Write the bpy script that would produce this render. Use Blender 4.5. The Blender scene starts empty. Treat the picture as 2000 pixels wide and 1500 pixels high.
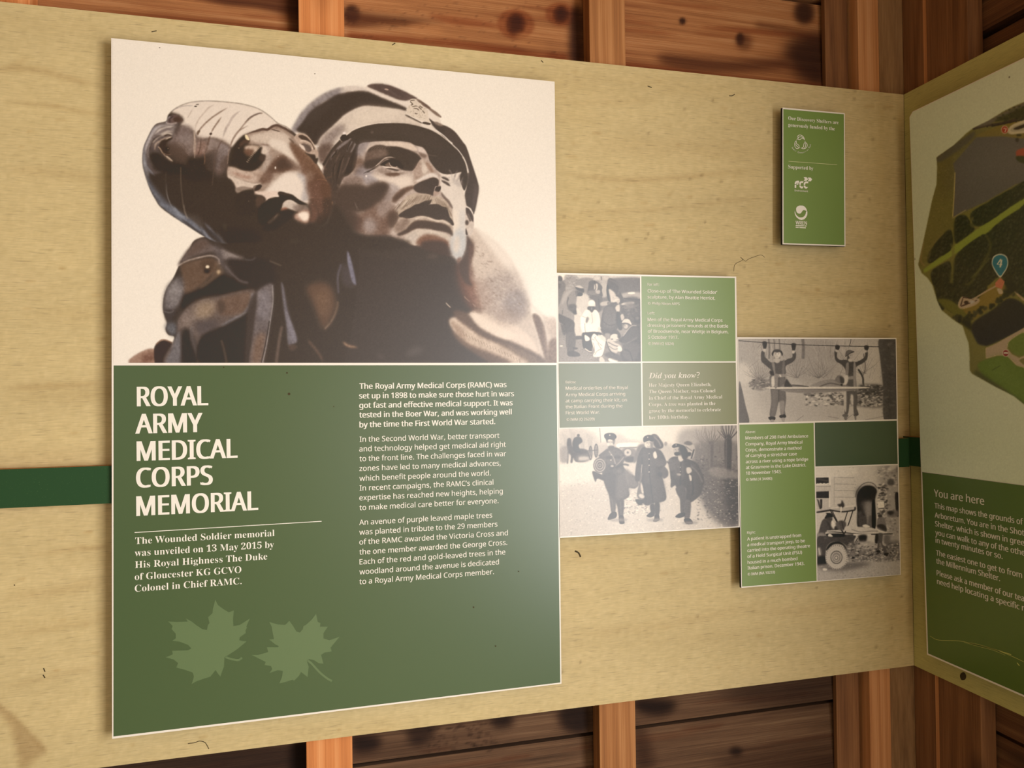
import bpy, bmesh, math, os
import numpy as np
from mathutils import Vector, Matrix
from mathutils.geometry import tessellate_polygon

SC = bpy.context.scene
COL = SC.collection

# ---------------------------------------------------------------- camera
S = .745                                    # scale of the survey: the tall panel is 745 mm wide
ZB = .80                                    # height of the plywood boards' lower edge above the floor
FPX = 1420.69                               # focal length in pixels of a 2000 x 1500 frame
RV = np.array([-1.05553090e-02, -1.20753079e-02, 2.46129867e-01])
CAM = np.array([-1.61668674*S, -1.75020307*S, .802758532*S+ZB])
BH = 1.64161657*S                           # height of the boards

def rodrigues(w):
    th = np.linalg.norm(w); k = w/th
    K = np.array([[0, -k[2], k[1]], [k[2], 0, -k[0]], [-k[1], k[0], 0]])
    return np.eye(3)+np.sin(th)*K+(1-np.cos(th))*K@K
RM = rodrigues(RV)                          # rows: camera right, forward, up

cd = bpy.data.cameras.new('camera'); cam = bpy.data.objects.new('camera', cd); COL.objects.link(cam)
cd.sensor_fit = 'HORIZONTAL'; cd.sensor_width = 36.; cd.lens = 36.*FPX/2000.; cd.clip_start = .02
m = np.eye(4); m[:3, 0], m[:3, 1], m[:3, 2], m[:3, 3] = RM[0], RM[2], -RM[1], CAM
cam.matrix_world = Matrix(m.tolist()); SC.camera = cam

# ---------------------------------------------------------------- light
SC.view_settings.view_transform = 'Standard'; SC.view_settings.look = 'None'
SC.view_settings.gamma = 1.; SC.view_settings.use_curve_mapping = False
SC.view_settings.exposure = -.38
w = bpy.data.worlds.new('sky'); SC.world = w; w.use_nodes = True
bg = w.node_tree.nodes['Background']; bg.inputs[0].default_value = (1., 1., 1., 1.); bg.inputs[1].default_value = .4
# daylight coming in through the open side of the shelter, beyond the end of the right-hand wall
ld = bpy.data.lights.new('daylight_opening', 'AREA'); lo = bpy.data.objects.new('daylight_opening', ld); COL.objects.link(lo)
ld.shape = 'RECTANGLE'; ld.size = 1.45; ld.size_y = 1.75; ld.energy = 146.; ld.color = (1., 1., 1.)
lo.location = (.06, -2.0, 1.27)
lo.rotation_euler = Vector((-1, 0, 0)).to_track_quat('-Z', 'Z').to_euler()

# added weak fill lamp by the gap left of the front wall
l2 = bpy.data.lights.new('fill_front_left', 'AREA'); o2 = bpy.data.objects.new('fill_front_left', l2); COL.objects.link(o2)
l2.shape = 'RECTANGLE'; l2.size = 1.3; l2.size_y = 1.35; l2.energy = 5.; l2.color = (1., 1., 1.)
o2.location = (-3.0, -3.54, 1.78); o2.rotation_euler = (math.radians(90), 0, 0)

l3 = bpy.data.lights.new('fill_front', 'AREA'); o3 = bpy.data.objects.new('fill_front', l3); COL.objects.link(o3)  # added frontal fill lamp; the wall behind it has no doorway
l3.shape = 'RECTANGLE'; l3.size = .9; l3.size_y = 1.3; l3.energy = 10.; l3.color = (1., 1., 1.)
o3.location = (-.65, -3.49, 1.2); o3.rotation_euler = (math.radians(90), 0, 0)

# ---------------------------------------------------------------- survey planes
class Plane:
    def __init__(s, o, u, v, n): s.o, s.u, s.v, s.n = [np.array(q, float) for q in (o, u, v, n)]
    def at(s, u, v, off=0.): return s.o+s.u*u+s.v*v+s.n*off
    def hit(s, px, py, off=0.):
        """point of the plane (moved off metres into the room) seen at px, py of the survey photograph"""
        d = RM.T@np.array([(px-1000.)/FPX, 1., (750.-py)/FPX]); o = s.o+s.n*off
        q = CAM+d*(((o-CAM)@s.n)/(d@s.n))-o
        return q@s.u, q@s.v
    def see(s, u, v, off=0.):
        u, v = np.asarray(u, float), np.asarray(v, float)
        q = (s.o+s.n*off-CAM)+u[..., None]*s.u+v[..., None]*s.v
        q = q@RM.T
        return 1000.+FPX*q[..., 0]/q[..., 1], 750.-FPX*q[..., 2]/q[..., 1]
BACK = Plane((0, 0, ZB), (1, 0, 0), (0, 0, 1), (0, -1, 0))
RIGHT = Plane((0, 0, ZB), (0, -1, 0), (0, 0, 1), (-1, 0, 0))
STAND, THICK = .0195, .006                  # panels stand off the board on battens
FRONT = STAND+THICK

# ---------------------------------------------------------------- object helpers
def lin(c):
    c = np.asarray(c, float)/255.
    return np.where(c <= .04045, c/12.92, ((np.maximum(c, 0)+.055)/1.055)**2.4)

def tag(o, label=None, cat=None, group=None, kind=None):
    for k, v in (('label', label), ('category', cat), ('group', group), ('kind', kind)):
        if v: o[k] = v
    return o
def root(name, loc, label, cat, group=None):
    o = bpy.data.objects.new(name, None); COL.objects.link(o); o.location = [float(q) for q in loc]; o.empty_display_size = .05
    return tag(o, label, cat, group)
def mesh_obj(name, V, F, mat, parent=None, loc=None, smooth=False, mats=None, midx=None):
    V = np.asarray(V, float)
    base = np.array(parent.location) if parent else np.array(loc if loc is not None else (0, 0, 0), float)
    if parent and parent.parent: base = base+np.array(parent.parent.location)
    me = bpy.data.meshes.new(name); me.from_pydata((V-base).tolist(), [], [list(map(int, f)) for f in F]); me.update()
    for q in (mats or [mat]): me.materials.append(q)
    if midx is not None: me.polygons.foreach_set('material_index', np.asarray(midx, dtype=np.int32))
    o = bpy.data.objects.new(name, me); COL.objects.link(o)
    if parent: o.parent = parent
    else: o.location = [float(q) for q in base]
    return o
BOXF = [(0, 3, 2, 1), (4, 5, 6, 7), (0, 1, 5, 4), (1, 2, 6, 5), (2, 3, 7, 6), (3, 0, 4, 7)]
def slab(pl, quad, o0, o1):
    """a slab over a quad (u, v: bottom-left, bottom-right, top-right, top-left) from o0 to o1 into the room"""
    V = [pl.at(u, v, o0) for u, v in quad]+[pl.at(u, v, o1) for u, v in quad]
    return V, BOXF
def rect(u0, v0, u1, v1): return [(u0, v0), (u1, v0), (u1, v1), (u0, v1)]
def poly_uv(P):
    P = [tuple(p) for p in P]
    return P, tessellate_polygon([[Vector((a, b, 0)) for a, b in P]])
class Flat:
    """flat artwork collected as one mesh"""
    def __init__(s, pl, off): s.pl, s.off, s.V, s.F = pl, off, [], []
    def add(s, P, F, lift=0.):
        n = len(s.V); s.V += [s.pl.at(u, v, s.off+lift) for u, v in P]; s.F += [[i+n for i in f] for f in F]
    def poly(s, P): s.add(*poly_uv(P))
    def px(s, pts, smooth=False):
        pts = crom(pts) if smooth else np.asarray(pts, float)
        s.poly([s.pl.hit(x, y, s.off) for x, y in pts])
    def stroke(s, pts, w, smooth=True, closed=False):
        P = np.array([s.pl.hit(x, y, s.off) for x, y in pts])
        if smooth and len(P) > 2: P = crom(P, closed)
        if closed: P = np.vstack([P, P[:1]])
        d = np.gradient(P, axis=0); d /= np.linalg.norm(d, axis=1)[:, None]+1e-9; N = np.stack([-d[:, 1], d[:, 0]], 1)*w/2
        A, B = P+N, P-N; n = len(P)
        s.add(list(map(tuple, np.vstack([A, B]))), [(i, n+i, n+i+1, i+1) for i in range(n-1)])
    def build(s, name, mat, parent):
        return mesh_obj(name, s.V, s.F, mat, parent)

# ---------------------------------------------------------------- materials
def nodes(name):
    m = bpy.data.materials.new(name); m.use_nodes = True; t = m.node_tree
    return m, t, t.nodes['Principled BSDF']
def link(t, a, b): t.links.new(a, b)
def plain(name, srgb, rough=.5, spec=.5, k=1.):
    m, t, b = nodes(name); c = lin(srgb)*k
    b.inputs['Base Color'].default_value = (*c, 1); b.inputs['Roughness'].default_value = rough; b.inputs['Specular IOR Level'].default_value = spec
    return m
def printed(name, rough=.36, spec=.75, k=.93):
    m, t, b = nodes(name); a = t.nodes.new('ShaderNodeAttribute'); a.attribute_name = 'ink'
    link(t, a.outputs['Color'], b.inputs['Base Color']); b.inputs['Roughness'].default_value = rough; b.inputs['Specular IOR Level'].default_value = spec
    return m
def wood(name, dark, mid, light, axis, grain=60., long=.05, rough=.75, knots=.0, bump=.15, mott=.5, ink=False, spec=.3):
    """sawn timber, grain running along axis 0/1/2 of the object"""
    m, t, b = nodes(name); N = t.nodes.new
    co = N('ShaderNodeTexCoord'); oi = N('ShaderNodeObjectInfo'); ad = N('ShaderNodeVectorMath'); ad.operation = 'ADD'
    mu = N('ShaderNodeVectorMath'); mu.operation = 'SCALE'; cb = N('ShaderNodeCombineXYZ')
    for i in range(3): link(t, oi.outputs['Random'], cb.inputs[i])
    link(t, cb.outputs[0], mu.inputs[0]); mu.inputs['Scale'].default_value = 7.3
    link(t, co.outputs['Object'], ad.inputs[0]); link(t, mu.outputs[0], ad.inputs[1])
    def mapped(sc, ln):
        mp = N('ShaderNodeMapping'); q = [sc]*3; q[axis] = sc*ln; mp.inputs['Scale'].default_value = q
        link(t, ad.outputs[0], mp.inputs[0]); return mp.outputs[0]
    def noise(sc, ln, det, dist=0.):
        n = N('ShaderNodeTexNoise'); n.inputs['Scale'].default_value = 1.; n.inputs['Detail'].default_value = det; n.inputs['Distortion'].default_value = dist; n.inputs['Roughness'].default_value = .6
        link(t, mapped(sc, ln), n.inputs['Vector']); return n.outputs['Fac']
    fine = noise(grain*7, long*.42, 5); broad = noise(grain*.45, long*1.6, 3, .6); blot = noise(4.5, .35, 3, .3)
    wv = N('ShaderNodeTexWave'); wv.wave_type = 'BANDS'; wv.bands_direction = 'DIAGONAL'; wv.inputs['Scale'].default_value = 1.1; wv.inputs['Distortion'].default_value = 7.; wv.inputs['Detail'].default_value = 3.
    link(t, mapped(grain*.35, long*.8), wv.inputs['Vector'])
    def mix(a, bb, f):
        x = N('ShaderNodeMix'); x.data_type = 'FLOAT'; x.inputs[0].default_value = f; link(t, a, x.inputs[2]); link(t, bb, x.inputs[3]); return x.outputs[0]
    v = mix(mix(fine, broad, .42), mix(wv.outputs['Fac'], blot, .5+mott*.5), .36)
    r = N('ShaderNodeValToRGB'); e = r.color_ramp.elements; e[0].position = .3; e[1].position = .68
    e[0].color = (*lin(dark), 1); e[1].color = (*lin(light), 1); x = e.new(.49); x.color = (*lin(mid), 1)
    link(t, v, r.inputs[0]); out = r.outputs[0]
    if knots > 0:
        vo = N('ShaderNodeTexVoronoi'); vo.inputs['Scale'].default_value = 1.; mp = N('ShaderNodeMapping'); q = [9.]*3; q[axis] = 3.6; mp.inputs['Scale'].default_value = q
        link(t, ad.outputs[0], mp.inputs[0]); link(t, mp.outputs[0], vo.inputs['Vector'])
        mr = N('ShaderNodeMapRange'); mr.interpolation_type = 'SMOOTHSTEP'; mr.inputs[1].default_value = .08; mr.inputs[2].default_value = .26; mr.inputs[3].default_value = knots; mr.inputs[4].default_value = 0.
        link(t, vo.outputs['Distance'], mr.inputs[0]); mx = N('ShaderNodeMix'); mx.data_type = 'RGBA'; link(t, mr.outputs[0], mx.inputs[0]); link(t, out, mx.inputs[6]); mx.inputs[7].default_value = (*lin(np.array(dark)*.6), 1); out = mx.outputs[2]
    if ink:
        a = N('ShaderNodeAttribute'); a.attribute_name = 'ink'; mx = N('ShaderNodeMix'); mx.data_type = 'RGBA'; mx.blend_type = 'MULTIPLY'; mx.inputs[0].default_value = 1.
        link(t, out, mx.inputs[6]); link(t, a.outputs['Color'], mx.inputs[7]); out = mx.outputs[2]
    link(t, out, b.inputs['Base Color']); b.inputs['Roughness'].default_value = rough; b.inputs['Specular IOR Level'].default_value = spec
    bp = N('ShaderNodeBump'); bp.inputs['Strength'].default_value = bump; bp.inputs['Distance'].default_value = .004; link(t, mix(fine, broad, .4), bp.inputs['Height']); link(t, bp.outputs[0], b.inputs['Normal'])
    return m
def veneer(name, srgb, axis, use_ink):
    """rotary-cut plywood face: fine short grain, nearly even in tone"""
    m, t, b = nodes(name); N = t.nodes.new; co = N('ShaderNodeTexCoord')
    def noise(sc, ln, det):
        mp = N('ShaderNodeMapping'); q = [sc]*3; q[axis] = sc*ln; mp.inputs['Scale'].default_value = q; link(t, co.outputs['Object'], mp.inputs[0])
        n = N('ShaderNodeTexNoise'); n.inputs['Scale'].default_value = 1.; n.inputs['Detail'].default_value = det; link(t, mp.outputs[0], n.inputs['Vector']); return n.outputs['Fac']
    def rng(v, a, c, d, e):
        r = N('ShaderNodeMapRange'); r.inputs[1].default_value = a; r.inputs[2].default_value = c; r.inputs[3].default_value = d; r.inputs[4].default_value = e; link(t, v, r.inputs[0]); return r.outputs[0]
    def mul(a, c):
        x = N('ShaderNodeMath'); x.operation = 'MULTIPLY'; link(t, a, x.inputs[0]); link(t, c, x.inputs[1]); return x.outputs[0]
    f = mul(mul(rng(noise(640, .08, 3), .3, .7, .90, 1.06), rng(noise(420, .07, 2), .60, .72, 1., .76)), rng(noise(14, .2, 4), .3, .7, .95, 1.04))
    mx = N('ShaderNodeMix'); mx.data_type = 'RGBA'; mx.blend_type = 'MULTIPLY'; mx.inputs[0].default_value = 1.
    if use_ink: a = N('ShaderNodeAttribute'); a.attribute_name = 'ink'; link(t, a.outputs['Color'], mx.inputs[6])
    else: mx.inputs[6].default_value = (*lin(srgb), 1)
    link(t, f, mx.inputs[7]); link(t, mx.outputs[2], b.inputs['Base Color']); b.inputs['Roughness'].default_value = .6; b.inputs['Specular IOR Level'].default_value = .3
    bp = N('ShaderNodeBump'); bp.inputs['Strength'].default_value = .06; bp.inputs['Distance'].default_value = .002; link(t, f, bp.inputs['Height']); link(t, bp.outputs[0], b.inputs['Normal'])
    return m

def crom(pts, closed=True, n=6):
    P = np.asarray(pts, float)
    m = len(P)
    if m < 3: return P
    t = (np.arange(n) / n)[None, :, None]
    if closed:
        a, b, c, d = np.roll(P, 1, 0), P, np.roll(P, -1, 0), np.roll(P, -2, 0)
    else:
        E = np.vstack([2*P[0]-P[1], P, 2*P[-1]-P[-2]])
        a, b, c, d = E[:-3], E[1:-2], E[2:-1], E[3:]
    a, b, c, d = [q[:, None, :] for q in (a, b, c, d)]
    Q = .5*((2*b) + (c-a)*t + (2*a-5*b+4*c-d)*t*t + (3*b-a-3*c+d)*t**3)
    Q = Q.reshape(-1, P.shape[1])
    return Q if closed else np.vstack([Q, P[-1:]])

def box1(a, r, ax):
    r = int(r)
    if r < 1: return a
    pad = [(0, 0), (0, 0)]; pad[ax] = (r+1, r)
    c = np.cumsum(np.pad(a, pad), axis=ax)
    n = a.shape[ax]
    hi = np.take(c, np.arange(2*r+1, 2*r+1+n), axis=ax); lo = np.take(c, np.arange(0, n), axis=ax)
    return (hi-lo)/(2*r+1)

def gblur(a, sig):
    if sig < .3: return a
    if sig < 2.2:                                  # small kernel
        k = int(np.ceil(sig*3)); w = np.exp(-.5*(np.arange(-k, k+1)/sig)**2); w /= w.sum()
        for ax in (0, 1):
            pad = [(0, 0), (0, 0)]; pad[ax] = (k, k)
            b = np.pad(a, pad); n = a.shape[ax]; o = 0
            for i, wi in enumerate(w): o = o + wi*np.take(b, np.arange(i, i+n), axis=ax)
            a = o
        return a
    r = max(1, int(round((np.sqrt(4*sig*sig+1)-1)/2)))
    for _ in range(3):
        a = box1(box1(a, r, 0), r, 1)
    return a

def raster(P, x0, y0, w, h, ss=3):
    """area coverage of polygon P (pixels) on a w x h window at x0, y0"""
    cov = np.zeros((h, w+1)); P = np.asarray(P, float)
    A = P; B = np.roll(P, -1, 0)
    for sub in range(ss):
        ys = y0 + np.arange(h) + (sub+.5)/ss
        y1, y2 = A[:, 1], B[:, 1]
        lo, hi = np.minimum(y1, y2), np.maximum(y1, y2)
        M = (ys[:, None] >= lo[None]) & (ys[:, None] < hi[None])
        r, e = np.nonzero(M)
        if not len(r): continue
        xx = A[e, 0] + (ys[r]-A[e, 1])/(B[e, 1]-A[e, 1])*(B[e, 0]-A[e, 0]) - x0
        o = np.lexsort((xx, r)); r, xx = r[o], xx[o]
        a, b = np.clip(xx[0::2], 0, w), np.clip(xx[1::2], 0, w); rr = r[0::2]
        d = np.zeros((h, w+2))
        for v, sg in ((a, 1.), (b, -1.)):
            i = np.floor(v).astype(int); f = v-i
            np.add.at(d, (rr, i), sg*(1-f)); np.add.at(d, (rr, i+1), sg*f)
        cov += np.cumsum(d, 1)[:, :w+1]/ss
    return np.clip(cov[:, :w], 0, 1)

class Canvas:
    def __init__(s, x0, y0, x1, y1, bg, k=1.0):
        s.x0, s.y0, s.k = x0, y0, k
        s.w, s.h = int(np.ceil((x1-x0)*k)), int(np.ceil((y1-y0)*k))
        s.a = np.empty((s.h, s.w, 3)); s.a[:] = bg
        s.T = (1., 0., 0.); s.clip = None; s.rng = np.random.default_rng(7)
    def frame(s, x, y, z): s.T = (1./z, x, y)       # following points are read off an enlargement: z times, from corner x, y
    def pts(s, p):
        p = np.asarray(p, float).reshape(-1, 2)
        return (np.stack([p[:, 0]*s.T[0]+s.T[1]-s.x0, p[:, 1]*s.T[0]+s.T[2]-s.y0], 1))*s.k
    def _mask(s, P, blur):
        m = int(blur*3.2)+2
        xa, ya = int(max(0, P[:, 0].min()-m)), int(max(0, P[:, 1].min()-m))
        xb, yb = int(min(s.w, P[:, 0].max()+m+1)), int(min(s.h, P[:, 1].max()+m+1))
        if xb <= xa or yb <= ya: return None
        px, py = xa-m, ya-m                         # padded so that blur does not see the window's edge
        c = raster(P, px, py, xb-xa+2*m, yb-ya+2*m)
        c = gblur(c, blur)[m:-m, m:-m]
        return xa, ya, xb, yb, c
    def poly(s, p, col, b=0., al=1., sm=True, raw=False):
        P = p if raw else s.pts(p)
        if sm: P = crom(P)
        bl = b*s.T[0]*s.k
        r = s._mask(P, bl)
        if r is None: return
        xa, ya, xb, yb, c = r
        c = c*al
        if s.clip is not None: c = c*s.clip[ya:yb, xa:xb]
        A = s.a[ya:yb, xa:xb]
        A += (np.asarray(col, float)-A)*c[..., None]
    def mask(s, p, b=0., sm=True):
        P = s.pts(p); P = crom(P) if sm else P
        M = np.zeros((s.h, s.w)); r = s._mask(P, b*s.T[0]*s.k)
        if r: M[r[1]:r[3], r[0]:r[2]] = r[4]
        return M
    def line(s, p, w, col, b=0., al=1., sm=True, w2=None, taper=False):
        P = s.pts(p)
        if sm and len(P) > 2: P = crom(P, False)
        n = len(P); u = np.linspace(0, 1, n)
        w1 = w if w2 is None else w2
        W = (w+(w1-w)*u)*s.T[0]*s.k/2
        if taper: W = W*np.clip(np.sin(np.pi*np.clip(u, .02, .98))*1.6, 0, 1)
        d = np.gradient(P, axis=0); d /= np.linalg.norm(d, axis=1)[:, None]+1e-9
        N = np.stack([-d[:, 1], d[:, 0]], 1)*W[:, None]
        s.poly(np.vstack([P+N, (P-N)[::-1]]), col, b, al, sm=False, raw=True)
    def dot(s, x, y, rx, ry, col, b=0., al=1., rot=0.):
        t = np.linspace(0, 2*np.pi, 20, endpoint=False)
        c, q = np.cos(rot), np.sin(rot)
        s.poly(np.stack([x+rx*np.cos(t)*c-ry*np.sin(t)*q, y+rx*np.cos(t)*q+ry*np.sin(t)*c], 1), col, b, al, sm=False)
    def noise(s, amp, sig=0.7, where=None, colour=0.):
        n = gblur(s.rng.standard_normal((s.h, s.w)), sig*s.k); n /= n.std()+1e-9
        if where is not None: n = n*where
        s.a += amp*n[..., None]
    def contrast(s, k, mid=150.): s.a[:] = mid+(s.a-mid)*k
    def save(s, fn):
        import OpenImageIO as oi
        A = np.clip(s.a/255., 0, 1)
        b = oi.ImageBuf(oi.ImageSpec(s.w, s.h, 3, oi.UINT8)); b.set_pixels(oi.ROI(), A.astype(np.float32)); b.write(fn)
def paint_bronze():
    W = (239, 227, 213); K = (47, 38, 34); K2 = (62, 50, 46); L = (222, 205, 192); H = (238, 224, 210)
    c = Canvas(221, 78, 1088, 713, W, 1.0)
    P, N, F, O = c.poly, c.line, c.frame, c.dot
    # ---- right shoulder (pale, lit) ----
    F(640, 420, 4.348)
    P([(1180,200),(1235,110),(1330,165),(1430,240),(1530,350),(1600,470),(1650,590),(1700,720),(1760,800),(1850,860),(1950,905),(1960,1270),(900,1270),(1000,500)], (214,196,182), 10)
    P([(1250,110),(1420,220),(1560,380),(1640,590),(1720,750),(1640,690),(1560,520),(1420,330)], (234,219,205), 14, .9)
    P([(1330,560),(1560,480),(1660,640),(1680,860),(1560,900),(1380,820)], (186,170,162), 40, .8)
    P([(1500,700),(1640,640),(1690,760),(1660,860),(1540,850)], (160,150,150), 30, .7)
    P([(1720,770),(1800,820),(1850,960),(1870,1250),(1760,950)], (232,218,204), 10)
    P([(1740,850),(1800,870),(1850,990),(1875,1255),(1840,1190),(1790,1010)], (150,128,116), 8)
    P([(1850,900),(1950,915),(1950,1100),(1900,1040)], (206,186,172), 14)
    P([(1870,1160),(1950,1120),(1950,1260),(1885,1255)], (146,124,110), 12)
    P([(1235,830),(1330,830),(1480,900),(1620,960),(1740,1060),(1810,1240),(1700,1180),(1500,1050),(1330,960),(1230,880)], (226,206,190), 8)
    P([(1200,880),(1290,910),(1420,1010),(1600,1100),(1760,1180),(1860,1258),(1620,1258),(1500,1190),(1380,1090),(1250,990)], (126,108,98), 16)
    P([(1400,1060),(1560,1120),(1720,1190),(1840,1258),(1640,1258)], (160,140,124), 14, .8)
    P([(1060,900),(1140,900),(1230,960),(1330,1040),(1480,1100),(1640,1180),(1790,1256),(1560,1256),(1400,1180),(1260,1130),(1150,1080),(1080,980)], (198,176,160), 10)
    P([(1140,1000),(1220,1060),(1330,1120),(1500,1190),(1600,1250),(1420,1195),(1260,1150),(1150,1080)], (168,144,126), 12, .8)
    for k in range(46):                                          # ribbed braid
        t = k/45; x = 1180+430*t; y = 1040+200*t*t*.55+100*t
        N([(x, y-24), (x+26, y+16)], 4, (120,100,86), 2, .45)
    # ---- dark mass ----
    F(640, 420, 4.348)
    P([(620,1260),(300,1262),(-200,1262),(-250,900),(-200,500),(-100,250),(100,190),(560,150),(1060,330),(1190,190),(1180,320),(1160,520),(1180,640),(1250,760),(1200,830),(1040,880),(1060,980),(1150,1090),(1290,1150),(1420,1200),(1585,1258)], (56,46,43), 10)
    P([(1180,200),(1235,240),(1215,340),(1180,560),(1250,740),(1330,820),(1240,800),(1150,640),(1130,420)], (104,80,70), 18, .8)
    P([(1210,560),(1260,600),(1280,700),(1310,790),(1230,740),(1190,640)], (170,128,108), 14, .8)
    for x, y, l in ((1165,700,44),(1235,760,28),(1010,755,40)):
        N([(x-8, y-14), (x+8, y+6), (x+l, y+l*.9)], 9, (222,206,190), 2, .9, taper=True)
    rg = c.rng
    for k in range(120):
        x, y = rg.uniform(1190, 1640), rg.uniform(250, 830)
        if x > 1250+(y-110)*.62: continue
        a = rg.uniform(.5, 1.0); N([(x, y), (x+28*a, y+18*a)], 6, (150,130,118) if rg.random() < .6 else (236,220,206), 3, .4)
    F(621, 378, 4.283)
    P([(1180,560),(1260,600),(1310,760),(1340,900),(1300,980),(1220,860),(1170,700)], (128,92,80), 26, .8)
    P([(1310,700),(1420,760),(1460,900),(1420,1000),(1330,940)], (176,152,140), 30, .6)
    P([(1430,1000),(1600,960),(1720,1000),(1640,1080),(1520,1090)], (176,156,146), 30, .6)
    P([(1130,1000),(1230,990),(1340,1110),(1480,1190),(1640,1260),(1800,1330),(1930,1440),(1760,1440),(1560,1320),(1400,1250),(1260,1160)], (106,86,76), 12, .95)
    P([(1500,1240),(1640,1280),(1800,1350),(1900,1440),(1780,1440),(1640,1340)], (146,126,112), 12, .7)
    P([(1280,1000),(1340,1010),(1500,1100),(1660,1190),(1560,1220),(1420,1160),(1320,1090)], (230,211,194), 12)
    P([(1100,1060),(1170,1060),(1260,1120),(1380,1200),(1540,1270),(1700,1370),(1800,1440),(1640,1440),(1480,1370),(1300,1290),(1180,1190)], (206,184,166), 10)
    P([(1110,1080),(1170,1100),(1240,1200),(1190,1200)], (176,150,132), 12, .8)
    P([(1120,1150),(1190,1200),(1280,1270),(1420,1320),(1600,1400),(1660,1440),(1500,1440),(1300,1330),(1180,1240)], (120,98,86), 10, .85)
    for k in range(40):
        t = k/39; x = 1200+480*t; y = 1170+230*t
        N([(x, y-16), (x+14, y+14)], 5, (150,128,112) if k % 2 else (222,202,184), 2, .5)
    for k in range(70):
        x, y = rg.uniform(1290, 1700), rg.uniform(420, 980)
        if x > 1330+(y-330)*.6: continue
        N([(x, y), (x+22, y+12)], 6, (146,124,112) if rg.random() < .6 else (232,216,202), 3, .5, taper=False)
    P([(1800,1020),(1850,1040),(1890,1200),(1920,1420),(1880,1300),(1830,1130)], (128,106,94), 8, .9); P([(1930,1260),(2000,1220),(2000,1440),(1940,1440)], (140,116,102), 12)
    F(240, 400, 3.704)
    M = (52, 42, 38)
    P([(560,240),(480,320),(420,410),(370,520),(310,620),(290,720),(296,780),(320,850),(308,900),(330,940),(372,958),(350,1050),(300,1150),(1400,1160),(1600,1150),(1700,300),(1400,200),(900,200)], M, 3)
    P([(50,1140),(70,1100),(140,1060),(200,1040),(250,1060),(240,1150)], (176,146,130), 5)
    P([(150,1085),(225,1065),(240,1100),(190,1140),(140,1145)], (130,96,84), 12, .7)
    P([(225,1060),(240,1010),(290,980),(340,990),(358,1010),(330,1080),(290,1145),(235,1145)], (50,36,32), 3)
    N([(240,1010),(280,978),(320,982),(355,1000)], 8, (150,116,98), 3, .9)
    # upper sleeve
    P([(570,245),(640,290),(690,330),(600,350),(500,380),(420,430),(400,430),(470,330)], (120,108,106), 10)
    P([(560,250),(620,280),(560,330),(470,380),(450,370),(500,300)], (104,88,82), 14, .9)
    N([(400,440),(470,405),(560,380),(640,368),(690,390),(700,430)], 14, (196,182,174), 4, .95)
    P([(420,440),(520,400),(630,385),(680,410),(660,480),(600,550),(540,600),(470,640),(420,610),(430,520)], (112,92,80), 9)
    P([(560,420),(660,400),(670,450),(640,480),(580,470)], (78,60,50), 14, .8)
    P([(350,560),(410,520),(440,560),(440,620),(420,700),(370,760),(330,780),(300,770),(295,700),(310,620)], (132,126,128), 12)
    P([(330,590),(390,560),(420,610),(390,690),(350,700)], (156,150,150), 18, .7)
    P([(300,760),(380,770),(350,830),(320,850)], (60,52,52), 8)
    P([(318,860),(370,850),(395,890),(370,950),(335,930),(308,890)], (112,112,118), 12)
    N([(296,770),(340,780),(370,765)], 8, (150,146,148), 4, .7)
    O(612,462,26,32,(70,54,46),4); O(606,480,22,16,(40,28,22),5); O(612,448,15,13,(232,214,190),3)
    P([(680,400),(730,480),(700,520),(610,590),(550,600),(640,520)], (150,128,112), 8, .55)
    O(692,486,14,18,(212,188,160),6)
    P([(690,520),(760,500),(830,560),(920,600),(800,640),(640,660),(540,690),(430,760),(440,660),(560,610)], (38,28,24), 8)
    P([(710,320),(790,350),(880,390),(760,400),(720,380)], (168,158,156), 8, .9)
    P([(640,300),(720,320),(740,420),(800,500),(760,500),(700,420)], (120,112,114), 16, .8)
    P([(760,390),(880,400),(960,380),(1080,420),(1100,560),(960,600),(860,560),(790,480)], (44,36,36), 12)
    N([(740,440),(790,500),(850,550),(905,565)], 12, (122,114,116), 5, .8); N([(880,395),(930,400),(960,380)], 8, (110,106,108), 4, .7)
    N([(1060,405),(1145,440)], 9, (120,108,98), 3, .7)
    # big draped sleeve
    P([(395,860),(400,830),(470,740),(560,690),(680,665),(800,635),(900,615),(960,625),(940,700),(880,790),(800,830),(720,880),(640,900),(560,1000),(540,1145),(300,1150),(360,1000),(390,950)], (112,100,97), 6)
    P([(410,830),(500,740),(620,690),(700,690),(660,760),(560,860),(520,960),(430,900)], (150,136,130), 22, .9)
    P([(540,720),(640,700),(680,740),(640,800),(570,840),(530,800)], (170,150,130), 24, .8)
    P([(520,850),(640,830),(700,870),(620,930),(540,930)], (92,84,86), 20, .9)
    P([(690,690),(820,645),(920,630),(930,690),(870,780),(770,800),(700,790)], (122,102,92), 12)
    P([(690,700),(730,700),(740,760),(700,790)], (80,66,60), 10, .8)
    N([(940,640),(935,700),(880,790),(800,830),(720,880)], 26, (166,164,170), 8, .85)
    P([(420,930),(470,890),(510,950),(540,1060),(540,1150),(420,1150)], (40,32,30), 12)
    P([(310,1150),(350,1050),(385,950),(412,930),(410,1150)], (128,124,128), 8)
    N([(500,880),(500,960),(530,1060),(560,1145)], 24, (120,112,112), 8, .9, w2=10)
    P([(560,960),(700,890),(870,800),(940,740),(910,900),(900,1060),(920,1150),(560,1150)], (40,32,29), 8)
    N([(712,980),(730,1040),(752,1145)], 12, (90,78,70), 5, .9)
    # straps of cloth
    P([(970,630),(1080,570),(1085,700),(1070,830),(1050,960),(1030,1060),(1010,1148),(915,1148),(930,1000),(950,820),(965,720)], (122,114,116), 7)
    P([(985,640),(1060,620),(1060,800),(1000,840),(970,800)], (146,140,146), 18, .8)
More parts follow.
